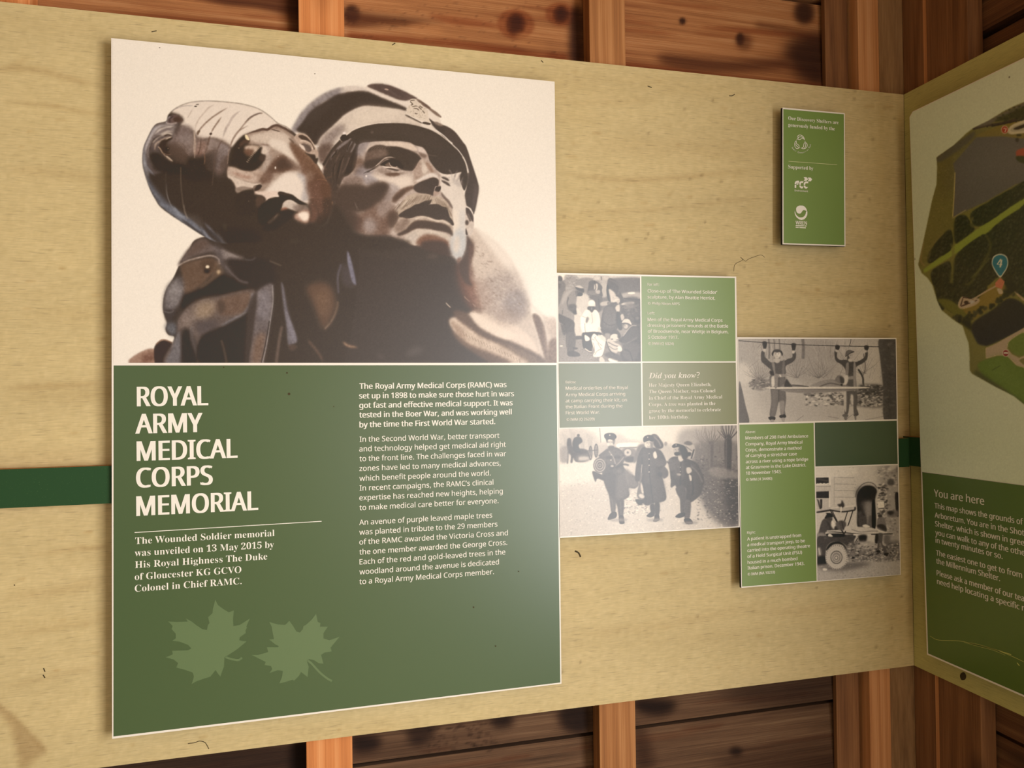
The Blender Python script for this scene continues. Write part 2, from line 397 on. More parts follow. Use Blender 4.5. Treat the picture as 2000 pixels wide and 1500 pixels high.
    P([(960,960),(1030,930),(1020,1050),(1000,1140),(930,1140)], (136,112,98), 18, .8)
    N([(1082,580),(1086,700),(1068,830),(1048,960),(1030,1060),(1008,1148)], 8, (176,170,170), 2, .8)
    N([(1060,840),(1040,960),(1020,1060),(1000,1145)], 7, (44,34,32), 2, .9)
    P([(910,720),(965,640),(955,800),(925,1000),(900,1145),(880,1145),(890,960)], (60,50,48), 8, .9)
    P([(1145,565),(1165,600),(1180,700),(1200,800),(1240,900),(1262,985),(1225,1010),(1195,1010),(1180,860),(1160,720)], (130,126,134), 5)
    P([(1165,640),(1190,760),(1225,880),(1250,980),(1220,960),(1190,820)], (154,150,162), 10, .8)
    N([(1150,880),(1135,960),(1120,1060),(1110,1145)], 20, (112,98,92), 4, .95, w2=22)
    P([(1195,1010),(1260,1020),(1240,1050),(1210,1050)], (90,74,68), 6, .8)
    P([(1330,600),(1420,560),(1500,590),(1540,720),(1500,840),(1450,895),(1410,800),(1370,700)], (104,82,70), 16)
    P([(1400,640),(1480,620),(1490,720),(1440,800)], (128,104,88), 20, .8)
    N([(1555,700),(1545,760),(1510,840),(1460,900)], 14, (152,132,118), 5, .8)
    N([(1580,430),(1555,520),(1560,640)], 15, (118,114,126), 5, .9, w2=10); P([(1590,430),(1660,500),(1680,580),(1640,590),(1590,560)], (78,70,74), 14, .8)
    P([(1622,335),(1640,360),(1665,450),(1688,575),(1660,560),(1640,490),(1625,420)], (140,138,154), 4)
    N([(1335,975),(1365,1010),(1420,1080),(1450,1140)], 16, (116,96,86), 6, .85, taper=True)
    N([(1590,990),(1630,1020),(1700,1033)], 18, (190,160,138), 6, .85, taper=True)
    P([(1680,255),(1725,265),(1715,285),(1690,275)], (150,146,152), 4, .9)
    F(640, 420, 4.348)
    P([(665,1190),(720,1130),(790,1120),(800,1160),(740,1190)], (92,84,82), 16, .8); O(450,1200,30,14,(86,76,74),10,.8,.5)
    # ---- cap ----
    F(560, 150, 6.667)
    P([(60,700),(110,600),(180,480),(250,400),(350,310),(470,230),(600,170),(720,130),(880,120),(1000,140),(1060,110),(1180,95),(1320,105),(1480,165),(1640,240),(1750,310),(1880,410),(1990,540),(2031,625),(2199,727),(2330,931),(2440,1241),(2490,1461),(2455,1688),(2300,1700),(1700,1500),(600,900),(100,800)], (228,213,200), 5)
    P([(60,700),(110,600),(180,480),(250,400),(350,310),(470,230),(600,170),(720,150),(760,220),(600,280),(420,380),(260,560),(120,720)], (160,152,154), 18)
    P([(130,700),(200,600),(330,440),(500,330),(640,240),(760,205),(900,185),(1020,185),(1120,220),(1250,280),(1400,340),(1500,380),(1560,415),(1550,440),(1440,420),(1300,400),(1160,385),(1020,375),(880,420),(740,500),(640,600),(540,700),(450,780),(390,880),(330,860),(250,750)], (54,44,42), 11)
    P([(330,440),(500,340),(640,300),(500,440),(360,560),(240,640)], (66,56,54), 30, .8)
    P([(720,150),(880,120),(1000,140),(1060,190),(960,180),(820,190),(700,220)], (214,200,190), 16, .8)
    # crown dark panel
    P([(1050,120),(1100,98),(1190,95),(1320,108),(1460,160),(1600,225),(1700,285),(1600,300),(1540,310),(1440,290),(1330,245),(1200,190),(1100,150)], (104,88,86), 7)
    P([(1120,110),(1250,110),(1400,160),(1560,230),(1480,270),(1330,220),(1180,160)], (82,68,68), 20, .85)
    O(1300,165,28,11,(236,206,188),3,1,.2); N([(1230,140),(1380,210),(1490,280)], 22, (134,120,118), 12, .6)
    F(780, 160, 11.111)
    P([(370,380),(440,390),(560,470),(640,530),(690,580),(800,650),(900,740),(905,775),(840,750),(740,680),(620,580),(480,490)], (142,122,112), 8)
    P([(470,430),(600,500),(680,570),(640,580),(520,500)], (116,96,90), 8, .8)
    # band front right dark
    P([(640,790),(740,860),(830,880),(930,930),(1040,970),(1140,1030),(1220,1100),(1300,1200),(1380,1310),(1450,1440),(1490,1600),(1300,1600),(1180,1350),(1040,1250),(900,1130),(760,980),(690,890)], (72,60,57), 8)
    P([(740,860),(850,885),(960,940),(900,960),(800,930)], (190,172,160), 14, .7)
    P([(700,900),(820,960),(960,1000),(1000,1100),(900,1110),(780,1000)], (56,46,44), 16, .8)
    # badge
    P([(230,390),(290,365),(370,380),(400,440),(470,470),(480,520),(560,560),(620,640),(640,800),(690,890),(600,860),(440,820),(300,760),(200,710),(120,690),(170,640),(150,600),(200,540),(260,480)], (222,206,190), 4)
    for q in ([(240,400),(330,395)],[(235,425),(290,480)],[(270,545),(340,525),(400,530)],[(300,578),(380,580),(435,625)],[(330,670),(360,690),(400,690)],[(420,540),(480,600)],[(500,620),(550,680)],[(250,500),(300,490)],[(440,520),(500,560)]):
        N(q, 16, (74,60,52), 4, .9, taper=len(q) > 2)
    for k in range(60):
        x, y = rg.uniform(180, 620), rg.uniform(480, 820)
        if y < 480+(x-180)*.2 or y > 720+(x-180)*.25: continue
        O(x, y, 9, 5, (150,130,112), 4, .6, rg.uniform(0, 3))
    P([(100,712),(160,715),(300,785),(430,850),(500,900),(420,880),(300,835),(180,770)], (46,36,32), 3)
    P([(500,880),(560,868),(640,885),(680,905),(660,930),(590,925),(510,905)], (66,54,48), 3)
    # ---- cap band lower / temple ----
    F(560, 150, 6.667)
    P([(700,560),(860,440),(1020,390),(1200,395),(1550,450),(1550,500),(1740,600),(1700,640),(1300,590),(1000,640),(820,740),(720,720),(560,800),(420,900),(420,830),(520,710)], (218,202,188), 12)
    P([(420,860),(520,730),(700,620),(760,680),(660,800),(560,940),(480,1100),(420,1060)], (160,146,142), 30, .9)
    P([(400,960),(480,880),(600,880),(560,1000),(500,1120),(440,1120)], (112,94,88), 24, .9)
    P([(930,430),(1200,400),(1500,460),(1300,560),(900,620)], (226,210,194), 40, .7)
    # ---- right face base ----
    P([(900,800),(1500,820),(1700,900),(1850,1020),(1990,1260),(2120,1400),(2280,1500),(2390,1950),(2350,2150),(2270,2310),(2200,2400),(1400,2250),(640,2000),(400,1500),(470,1180),(620,950)], (196,178,168), 8)
    F(620, 240, 8.333)
    # hair
    P([(120,720),(240,480),(360,330),(540,260),(690,290),(660,420),(640,600),(600,740),(480,860),(420,900),(330,1100),(250,1350),(150,1300),(100,900)], (66,54,50), 8)
    for q, w, col in (([(540,262),(440,330),(330,420),(320,480)],60,(156,146,146)),([(560,300),(500,400),(480,470)],30,(166,158,160)),([(640,290),(590,400),(540,480)],46,(156,146,144)),
        ([(290,470),(230,540),(220,600)],34,(150,138,136)),([(380,470),(310,600),(270,760),(250,900)],22,(120,104,98)),([(420,560),(390,720),(340,900)],22,(112,96,90)),([(520,560),(470,700),(400,820)],20,(128,112,108)),
        ([(160,560),(100,680),(140,760)],40,(110,90,82)),([(230,800),(250,900),(240,1000)],18,(104,88,82)),([(330,1000),(350,1080)],18,(150,136,128)),([(150,900),(250,860),(290,800)],26,(96,78,70))):
        N(q, w, col, 7, .85, w2=w*.5, taper=len(q) > 3)
    for q in ([(560,280),(500,390),(480,470)],[(330,420),(300,480),(210,590)],[(440,500),(380,640),(300,860)],[(560,520),(520,640),(440,860)],[(300,620),(260,760),(250,960)],[(370,600),(350,760),(300,980)]):
        N(q, 20, (40,31,28), 4, .9, taper=True)
    P([(640,440),(690,290),(640,330),(560,520),(540,640),(470,760),(430,860),(500,850),(600,740),(640,600)], (46,36,33), 8)
    # strap knot
    P([(370,250),(410,195),(480,190),(520,180),(560,230),(460,290),(400,300)], (44,34,31), 4); O(436,165,26,18,(236,222,214),6)
    N([(380,290),(260,420),(170,560),(100,690)], 40, (50,40,37), 6, .95, w2=46)
    # forehead + temple tones
    P([(690,320),(850,300),(760,420),(660,560),(640,480)], (150,142,146), 26, .9)
    P([(640,560),(760,600),(760,740),(640,860),(600,780)], (134,112,102), 28, .9)
    P([(700,700),(900,760),(860,860),(700,880),(600,860)], (160,152,156), 26, .8)
    # brim underside
    P([(500,220),(560,140),(700,75),(860,35),(1000,12),(1200,5),(1400,10),(1560,35),(1720,75),(1850,120),(1960,180),(2060,250),(2180,350),(2290,470),(2390,620),(2430,760),(2440,900),(2425,1020),(2390,1100),(2340,1000),(2310,880),(2340,800),(2200,830),(2060,830),(1960,780),(1880,690),(1820,600),(1790,500),(1690,400),(1580,360),(1490,315),(1300,295),(1000,300),(760,320),(640,350),(570,270)], (58,48,44), 5)
    P([(900,60),(1300,40),(1600,90),(1900,220),(2100,400),(1900,420),(1600,260),(1200,180),(900,180)], (66,55,51), 40, .8)
    O(890,155,24,20,(108,96,90),8)
    N([(470,200),(560,125),(700,65),(860,22),(1000,2),(1200,-6)], 20, (226,210,196), 3, 1, w2=12)
    F(740, 280, 9.0909)
    # brim rim right, thin bright
    N([(1010,-240),(1160,-130),(1290,0),(1400,110),(1490,230),(1555,350),(1585,480),(1590,580),(1575,720),(1540,830),(1520,920)], 16, (232,220,210), 3, 1)
    # cap, dark right-hand side behind brim
    P([(1310,0),(1500,0),(1570,120),(1640,330),(1700,510),(1755,690),(1770,810),(1750,960),(1720,1120),(1685,1260),(1670,1230),(1630,1150),(1560,1110),(1530,940),(1540,850),(1585,720),(1600,560),(1585,440),(1520,260),(1420,110)], (70,59,56), 7)
    P([(1700,700),(1765,800),(1730,1000),(1690,1200),(1660,1080),(1690,860)], (104,92,90), 22, .8)
    P([(1560,560),(1600,540),(1600,720),(1560,820)], (52,43,40), 10, .8)
    # ---- brow, eye ----
    F(620, 240, 8.333)
    P([(850,330),(1000,305),(1300,310),(1500,335),(1590,390),(1630,450),(1560,450),(1460,430),(1330,390),(1180,375),(1020,365),(900,390),(820,460),(800,440)], (222,202,186), 8)
    P([(810,470),(880,400),(1000,370),(1130,385),(1280,385),(1420,420),(1530,460),(1640,520),(1690,600),(1640,680),(1570,770),(1450,775),(1330,740),(1250,640),(1200,600),(1080,560),(960,560),(860,620),(780,620)], (58,47,43), 9)
    P([(790,500),(860,450),(980,420),(1110,425),(1150,520),(1050,575),(900,630),(780,630)], (132,114,106), 20, .92); N([(815,465),(890,405),(1000,372),(1130,388)], 30, (70,57,52), 8, .8, taper=True)
    for k in range(13):
        x = 850+22*k; N([(x, 440-6*k**.5), (x+50, 400-6*k**.5), (x+110, 410)], 7, (150,132,122) if k % 2 else (60,50,46), 3, .6)
    P([(760,640),(900,590),(1060,560),(1150,560),(1040,650),(960,720),(880,740),(780,740)], (66,54,50), 16)
    N([(900,740),(1000,660),(1090,580),(1180,558),(1270,572)], 19, (198,180,168), 3, 1, taper=True)
    P([(1020,690),(1100,620),(1200,590),(1330,620),(1400,740),(1300,720),(1180,710)], (44,35,32), 4)
    P([(1100,690),(1130,660),(1160,640),(1180,690),(1290,720),(1300,735),(1180,715)], (130,112,102), 4, .95)
    N([(1035,695),(1120,722),(1230,728),(1340,745)], 18, (226,208,194), 3, 1, taper=True); N([(1165,645),(1185,690),(1220,712)], 12, (220,200,188), 3, .9)
    N([(1110,742),(1200,750),(1280,770),(1340,770)], 22, (56,44,40), 5, .95, taper=True); O(1290,715,12,10,(200,180,168),4)
    N([(960,735),(860,770),(745,825)], 15, (58,48,46), 4, .85, taper=True); N([(960,700),(860,780),(800,815)], 13, (60,50,47), 3, .8, taper=True); N([(950,750),(850,800)], 12, (200,186,178), 3, .7)
    P([(960,760),(1060,740),(1180,780),(1330,790),(1420,800),(1420,830),(1330,850),(1240,870),(1120,850),(1000,800)], (170,152,142), 12, .9)
    P([(1100,830),(1200,815),(1310,815),(1340,850),(1240,875),(1150,865)], (98,74,64), 10, .9); N([(1200,795),(1300,805),(1400,790)], 14, (210,192,180), 5, .8)
    # nose bridge, glabella
    P([(1640,400),(1700,390),(1760,450),(1780,520),(1720,500),(1650,470)], (214,196,186), 8); P([(1650,480),(1760,520),(1780,560),(1700,560)], (120,100,92), 12, .8)
    N([(1780,520),(1870,530),(1960,545)], 14, (110,98,92), 5, .8, taper=True)
    P([(1650,620),(1690,590),(1750,600),(1820,650),(1890,760),(1920,830),(1970,880),(1995,960),(2000,1040),(1930,1150),(1880,1180),(1600,1100),(1540,1040),(1560,900),(1540,800),(1600,720)], (196,176,164), 5)
    P([(1700,640),(1760,680),(1790,780),(1740,840),(1700,760)], (222,206,192), 18, .9); P([(1760,640),(1830,680),(1890,790),(1850,800),(1790,720)], (160,130,114), 12, .7)
    P([(1570,780),(1650,640),(1690,760),(1680,900),(1600,960)], (178,156,144), 18, .8)
    P([(1700,880),(1840,820),(1930,840),(1990,930),(1960,910),(1880,880),(1760,910),(1640,960),(1600,940)], (224,210,200), 9)
    N([(1540,1010),(1560,960),(1640,920),(1700,880)], 16, (206,188,176), 5, .9)
    P([(1560,1040),(1640,980),(1760,930),(1880,890),(1950,910),(1975,960),(1960,1030),(1900,1100),(1885,1180),(1820,1160),(1700,1150),(1600,1110)], (64,53,50), 6)
    P([(1560,1040),(1700,1000),(1800,1060),(1880,1170),(1720,1150),(1600,1110)], (74,62,58), 14, .7)
    O(1950,1085,42,46,(56,45,42),4); N([(1910,1110),(1920,1050),(1955,1030)], 10, (196,180,170), 3, .9)
    # ---- cheek ----
    P([(900,840),(1060,860),(1250,890),(1440,850),(1540,880),(1550,1020),(1440,1060),(1330,1100),(1230,1190),(1180,1150),(1160,1010),(1000,960),(860,990),(800,940)], (228,210,196), 26)
    P([(760,860),(880,850),(1000,960),(880,1000),(800,1010),(740,940)], (176,168,172), 24, .85); O(795,865,14,18,(240,226,216),5)
    P([(1130,990),(1260,1000),(1340,1080),(1220,1220),(1120,1330),(1010,1400),(960,1380),(1080,1200)], (186,172,168), 24, .9)
    P([(420,900),(560,860),(700,900),(760,960),(600,1010),(440,1000)], (150,132,126), 26, .9)
    P([(390,1010),(520,1000),(700,1000),(800,1040),(880,1000),(1000,970),(1110,980),(1160,1040),(1130,1140),(1060,1260),(950,1360),(850,1430),(640,1460),(420,1440),(280,1360),(240,1180)], (72,58,53), 30)
    P([(860,1020),(1000,980),(1120,1000),(1120,1080),(1000,1160),(900,1120)], (62,48,44), 30, .7)
    P([(1230,1210),(1320,1110),(1440,1050),(1540,1030),(1560,1060),(1440,1140),(1340,1230),(1260,1300),(1220,1280)], (112,90,80), 14, .95)
    P([(1240,1230),(1340,1140),(1420,1090),(1400,1150),(1300,1250)], (84,66,58), 12, .8)
    for k in range(3): N([(600+8*k,1280+20*k),(625,1340),(640+20*k,1420)], 9, (130,116,110), 4, .6)
    P([(680,1000),(800,980),(900,1010),(960,960),(860,940),(740,960)], (140,124,118), 34, .6); P([(1060,1240),(1160,1120),(1200,1160),(1120,1330),(980,1430)], (150,132,126), 36, .6)
    P([(700,330),(900,310),(1150,330),(1000,350),(860,380),(780,460),(700,560)], (172,160,158), 26, .6)
    # ear-lobe bits between heads
    P([(205,1400),(220,1380),(300,1400),(370,1385),(390,1420),(340,1470),(300,1500),(230,1470)], (196,164,146), 6)
    O(295,1365,60,40,(40,28,24),8); O(240,1310,14,34,(206,170,140),6); O(372,1415,14,24,(228,204,190),5)
    # ---- lower face ----
    F(660, 390, 7.143)
    P([(100,230),(300,200),(500,90),(620,40),(760,80),(800,200),(740,330),(700,500),(560,530),(420,490),(260,440),(140,330)], (132,108,98), 24, .95)
    P([(560,60),(700,20),(760,90),(700,200),(600,260),(540,160)], (170,154,148), 26, .8)
    P([(340,340),(420,240),(520,300),(540,400),(480,480),(390,460)], (172,158,154), 30, .9)
    P([(700,200),(800,160),(850,220),(820,330),(740,400),(700,340)], (82,64,56), 22, .9)
    P([(60,170),(200,170),(300,240),(300,440),(180,420),(80,320)], (84,66,62), 30, .8)
    P([(150,480),(420,500),(700,500),(860,560),(1100,640),(1300,640),(1580,780),(1660,880),(1300,900),(600,800),(200,640)], (58,48,44), 16)
    # far cheek (right), pale
    F(740, 280, 9.0909)
    P([(1100,590),(1200,600),(1290,650),(1400,700),(1470,760),(1490,870),(1520,960),(1545,1090),(1550,1220),(1540,1400),(1560,1700),(1520,1900),(1440,2050),(1340,2000),(1280,1700),(1320,1400),(1300,1150),(1200,1000),(1100,850),(1090,700)], (224,210,198), 8)
    P([(1300,1200),(1420,1250),(1440,1600),(1400,1900),(1330,1700)], (232,216,200), 22, .8)
    P([(1440,1200),(1540,1250),(1530,1500),(1550,1700),(1510,1880),(1440,1960),(1430,1700)], (206,203,202), 40, .55)
    for q in ([(1110,600),(1180,620),(1250,665)],[(1110,660),(1190,700),(1270,760)]): N(q, 40, (74,63,60), 6, .95, taper=True)
    N([(1100,640),(1200,680),(1280,710)], 12, (190,176,168), 4, .8); N([(1100,590),(1180,600),(1260,640)], 12, (206,192,184), 4, .8)
    for q in ([(1250,470),(1290,540),(1300,640)],[(1340,600),(1370,520),(1400,480)],[(1430,640),(1440,560),(1460,500)],[(1460,700),(1490,600)],[(1380,680),(1420,600),(1430,540)],[(1320,660),(1350,590),(1360,560)]):
        N(q, 26, (180,168,164), 8, .75, w2=8)
    O(1250,605,16,14,(206,194,188),5)
    P([(1290,640),(1400,650),(1480,690),(1470,760),(1380,760)], (196,184,178), 20, .7)
    P([(1110,870),(1180,950),(1250,1020),(1300,1110),(1310,1160),(1270,1120),(1200,1040),(1120,930)], (120,104,98), 9, .9)
    P([(1000,790),(1090,760),(1100,800),(1070,850),(1000,840)], (52,42,40), 4)
    N([(985,830),(1000,790),(1010,760)], 12, (206,190,180), 3, .9); P([(980,850),(1080,870),(1060,910),(970,930)], (186,164,152), 6, .9)
    # moustache
    P([(340,1250),(380,1120),(430,1010),(520,930),(640,890),(800,890),(900,910),(960,950),(1060,940),(1140,980),(1210,1040),(1270,1150),(1300,1270),(1330,1430),(1290,1440),(1230,1300),(1100,1150),(960,1080),(830,1080),(640,1120),(480,1220),(400,1270)], (196,178,162), 6)
    for k in range(90):
        t = k/89; x = 380+t*560; y = 1050-130*np.sin(min(1, t*1.15)*1.7)
        dx, dy = -60-70*(1-t), 150-40*t
        x += rg.uniform(-14, 14); y += rg.uniform(-20, 50)
        N([(x, y), (x+dx*.5+8, y+dy*.45), (x+dx, y+dy)], 9, [(116,98,86),(218,202,186),(160,142,128)][k % 3], 4, .5, taper=True)
    for k in range(40):
        t = k/39; x = 1000+t*260; y = 960+t*t*230+rg.uniform(-10, 20)
        N([(x, y), (x+18, y+50), (x+30+20*t, y+110)], 9, [(116,98,86),(218,202,186),(160,142,128)][k % 3], 4, .5, taper=True)
    P([(350,1280),(460,1190),(560,1140),(640,1090),(720,1070),(820,1020),(900,1010),(940,1000),(910,1070),(880,1090),(960,1080),(1050,1080),(1130,1120),(1200,1140),(1230,1210),(1260,1310),(1300,1360),(1330,1430),(1310,1460),(1230,1430),(1130,1380),(1030,1360),(930,1340),(820,1300),(700,1290),(560,1330),(440,1330)], (64,53,49), 5)
    for k in range(24):
        t = k/23; x = 500+t*700; y = 1150-150*np.sin(t*3.1)+rg.uniform(-8, 8)
        N([(x+10, y-30), (x, y+20), (x-8, y+44)], 9, (170,152,138), 4, .5, taper=True)
    # lips and chin
    F(660, 390, 7.143)
    P([(850,260),(900,245),(960,265),(1040,258),(1100,235),(1170,230),(1260,245),(1340,275),(1400,285),(1470,280),(1540,310),(1600,370),(1610,440),(1600,520),(1560,470),(1480,440),(1380,430),(1240,400),(1120,400),(1040,430),(960,480),(880,500),(820,460),(780,400),(820,320)], (198,180,166), 7)
    P([(800,330),(900,270),(1000,280),(960,380),(880,450),(800,430)], (150,130,120), 20, .8)
    P([(1000,360),(1080,300),(1200,290),(1330,310),(1450,330),(1540,370),(1590,440),(1600,510),(1550,470),(1470,445),(1380,430),(1250,405),(1130,400),(1050,420),(960,470),(860,500),(830,480),(940,420)], (76,60,54), 10)
    N([(1080,270),(1180,240),(1290,262),(1380,300),(1460,295),(1560,350)], 24, (226,208,192), 8, .85)
    P([(920,570),(960,500),(1040,440),(1120,410),(1240,420),(1360,435),(1470,460),(1560,520),(1610,620),(1600,720),(1560,640),(1500,560),(1420,520),(1300,560),(1180,560),(1120,610),(1080,640),(1000,610)], (212,196,182), 9)
    P([(960,520),(1060,460),(1120,500),(1100,600),(1020,600)], (206,192,182), 18, .8)
    P([(1090,600),(1180,500),(1320,490),(1440,530),(1530,580),(1560,660),(1480,680),(1300,640),(1160,640)], (136,100,84), 16, .9)
    P([(1180,590),(1330,570),(1480,590),(1560,680),(1580,780),(1400,760),(1180,680)], (70,54,49), 16)
    P([(1600,500),(1700,400),(1780,500),(1800,660),(1770,760),(1720,860),(1690,900),(1640,830),(1580,760),(1560,640)], (200,198,198), 22, .9)
    P([(1620,560),(1680,500),(1700,640),(1660,740),(1610,700)], (222,206,192), 18, .8)
    P([(1660,830),(1720,800),(1700,880),(1670,880)], (140,108,96), 12, .8)
    O(1320,790,80,36,(84,72,66),14,.8)
    # far ear
    P([(1785,100),(1830,110),(1880,180),(1900,300),(1890,420),(1870,480),(1830,500),(1790,480),(1780,300)], (214,198,186), 4)
    P([(1790,110),(1840,140),(1885,230),(1885,310),(1850,260),(1820,200),(1790,190)], (74,62,59), 5); N([(1790,100),(1840,125),(1880,190)], 10, (236,224,214), 3)
    N([(1800,190),(1830,250),(1850,300)], 26, (92,80,75), 6, .9); O(1800,320,22,34,(80,66,61),8); P([(1785,400),(1800,440),(1810,490),(1785,480)], (66,54,51), 5)
    P([(1800,500),(1850,580),(1890,640),(1880,760),(1850,860),(1830,1100),(1880,1200),(1760,1150),(1680,930),(1760,800),(1800,680)], (80,64,59), 14, .95)
    P([(1830,640),(1890,640),(1880,760),(1860,900),(1880,1060),(1830,1000)], (130,102,92), 18, .7)
    F(660, 390, 7.143)
    P([(-120,60),(120,90),(260,260),(200,430),(60,440),(-100,360)], (70,56,51), 34, .92)
    F(0, 0, 1)
    P([(560,500),(600,455),(636,430),(652,402),(668,412),(684,440),(716,462),(800,472),(760,490),(690,486),(640,500),(580,510)], (52,42,38), 3)
    # ---- left head ----
    F(200, 60, 4.348)
    P([(540,770),(560,715),(620,660),(700,622),(780,603),(900,596),(1050,605),(1200,625),(1330,665),(1420,725),(1490,785),(1560,815),(1625,865),(1700,940),(1790,1080),(1850,1180),(1900,1270),(1932,1350),(1945,1440),(1930,1540),(1890,1640),(1700,1760),(1500,1780),(1200,1800),(960,1790),(700,1640),(510,1510),(450,1430),(400,1330),(362,1220),(342,1120),(350,1000),(390,900),(450,800)], (52,42,38), 4)
    hm = c.mask([(540,770),(560,715),(620,660),(700,622),(780,603),(900,596),(1050,605),(1200,625),(1330,665),(1420,725),(1490,785),(1560,815),(1625,865),(1700,940),(1790,1080),(1850,1180),(1900,1270),(1932,1350),(1945,1440),(1930,1540),(1890,1640),(1700,1760),(1500,1780),(1200,1800),(960,1790),(700,1640),(510,1510),(450,1430),(400,1330),(362,1220),(342,1120),(350,1000),(390,900),(450,800)], 4)
    c.clip = hm
    F(270, 180, 10)
    P([(560,360),(760,220),(1000,130),(1300,80),(1800,70),(2300,120),(2800,400),(3100,700),(2600,760),(2200,800),(2000,900),(1850,1080),(1700,1000),(1450,900),(1200,920),(1050,760),(900,720),(820,640),(880,540),(780,440)], (229,214,201), 26)
    P([(830,640),(1060,720),(1080,1000),(1050,1250),(800,1200),(640,1050),(560,1000),(640,880),(740,760)], (136,122,120), 30)
    P([(780,880),(1050,820),(1080,950),(900,1000)], (160,148,148), 30, .7)
    P([(560,1020),(800,1000),(1000,1180),(1000,1300),(860,1400),(700,1300),(560,1180)], (90,74,68), 40, .9)
    P([(1090,900),(1300,930),(1600,950),(1760,1050),(1740,1250),(1680,1500),(1560,1600),(1300,1500),(1080,1260)], (136,116,110), 40)
    P([(1150,1000),(1330,980),(1300,1150),(1200,1250),(1100,1180)], (154,122,112), 26, .8)
    P([(1390,920),(1590,960),(1560,1080),(1420,1130),(1350,1080)], (166,152,148), 26, .85)
    P([(1600,1000),(1780,1080),(1770,1200),(1640,1350),(1560,1500),(1500,1450),(1540,1200)], (160,150,152), 24, .9)
    P([(980,1280),(1200,1250),(1420,1180),(1520,1200),(1500,1500),(1480,1700),(900,1700),(960,1400)], (44,35,31), 30)
    P([(1330,1240),(1500,1230),(1480,1500),(1330,1500)], (66,54,50), 20, .8); P([(1640,1320),(1740,1250),(1740,1450),(1600,1480)], (92,76,70), 24, .8)
    # left lobe of the bandage
    P([(540,600),(700,620),(800,610),(720,720),(660,900),(560,960),(440,1000),(400,1080),(430,1180),(560,1250),(660,1350),(600,1500),(300,1600),(120,1500),(80,1250),(100,1080),(180,920),(240,760),(360,620)], (104,94,94), 14); P([(540,600),(700,620),(740,700),(660,860),(420,860),(240,1000),(140,1100),(200,900),(360,640)], (158,148,146), 24, .85)
    for q, w, col in (([(380,640),(260,760),(180,920),(120,1080),(100,1250)],60,(150,146,152)),([(560,640),(400,680),(280,800),(200,960),(150,1100),(150,1240)],50,(190,182,182)),([(700,660),(560,690),(420,740),(320,830)],40,(206,194,186)),
        ([(720,720),(560,720),(430,780),(320,860),(240,980)],36,(140,128,128)),([(700,770),(560,770),(420,850),(320,940),(240,1060)],34,(206,192,182)),([(680,830),(560,800),(450,860)],24,(226,210,194)),
        ([(640,880),(520,910),(420,960),(340,1020),(320,1160)],46,(190,172,160)),([(260,1000),(200,1100),(190,1220),(240,1330)],26,(170,160,158)),([(300,960),(240,1060),(230,1180)],22,(66,54,52)),([(460,830),(340,890),(250,990)],24,(64,54,54)),
        ([(100,1250),(130,1380),(200,1500),(330,1640)],40,(140,140,148)),([(230,1360),(320,1450),(430,1530)],14,(190,178,168))):
        N(q, w, col, 11, .9, taper=True)
    P([(430,980),(520,920),(640,880),(660,910),(560,980),(540,1050),(560,1150),(620,1200),(560,1240),(470,1180),(420,1080)], (50,38,33), 9)
    N([(500,860),(580,835),(660,860)], 22, (60,46,38), 6, .9, taper=True); N([(520,930),(600,890),(660,870)], 22, (222,204,186), 7, .9, taper=True)
    N([(390,1065),(430,1110),(470,1180),(540,1260)], 24, (200,176,158), 6, .95); N([(480,1185),(560,1220),(640,1215)], 14, (140,116,104), 5, .9)
    P([(540,1240),(600,1270),(680,1350),(640,1350),(560,1300)], (236,214,194), 6)
    O(570,1110,40,46,(40,30,26),12); O(582,1100,8,10,(200,180,168),3)
    P([(220,1200),(400,1180),(560,1290),(700,1380),(900,1420),(960,1600),(400,1560),(260,1400)], (40,31,27), 26, .95)
    P([(560,600),(600,490),(690,440),(800,470),(870,540),(820,590),(700,610),(640,620)], (118,100,98), 10); P([(680,520),(780,480),(860,540),(820,580),(720,590)], (72,54,48), 12, .95)
    N([(610,600),(620,520),(680,470)], 30, (62,52,54), 8, .8); N([(545,620),(560,540),(620,470)], 26, (168,164,170), 8, .9); N([(540,600),(640,620),(760,600)], 30, (196,184,180), 10, .9)
    N([(400,620),(480,605),(560,620)], 16, (130,122,124), 6, .8)
    # bandage fold lines
    for q, w, col in (([(1060,330),(1010,420),(950,520)],14,(196,178,166)),([(1500,240),(1380,300),(1290,400),(1190,520),(1130,640),(1110,760)],26,(204,186,174)),([(1750,300),(1600,390),(1450,490),(1320,600),(1210,720),(1160,820)],26,(150,128,116)),
        ([(1630,480),(1550,590),(1480,690),(1420,800)],26,(142,120,108)),([(2000,360),(1860,470),(1770,620),(1710,720),(1650,900)],44,(196,180,172)),([(1640,940),(1590,1020),(1530,1180),(1490,1330),(1470,1480)],26,(96,76,70)),([(2150,650),(1960,760),(1860,900),(1800,1060)],24,(160,140,130)),
        ([(1410,840),(1370,960),(1340,1080),(1310,1200)],36,(100,78,70)),([(1080,760),(1100,900),(1090,1080),(1090,1230)],26,(206,184,168)),([(1170,900),(1150,1000),(1120,1130)],30,(120,100,94)),([(1280,1150),(1300,1300),(1290,1420)],20,(150,120,104)),([(1780,1040),(1790,1150),(1750,1250),(1740,1480)],18,(170,150,140))):
        N(q, w, col, 7, .85, taper=True)
    P([(1140,800),(1170,750),(1210,750),(1190,800),(1160,840)], (120,100,88), 6); P([(1390,810),(1430,790),(1440,820),(1410,840)], (60,44,38), 5); O(1120,278,26,12,(50,42,40),4); O(1155,240,30,8,(90,82,80),4)
    N([(1060,210),(1200,178),(1400,172)], 14, (206,194,188), 6, .8); N([(650,385),(740,320),(900,270),(1060,265)], 12, (170,160,158), 6, .8)
    for q in ([(780,980),(900,1120),(1000,1240)],[(830,1000),(940,1130),(990,1190)]): N(q, 7, (190,172,164), 2, .6)
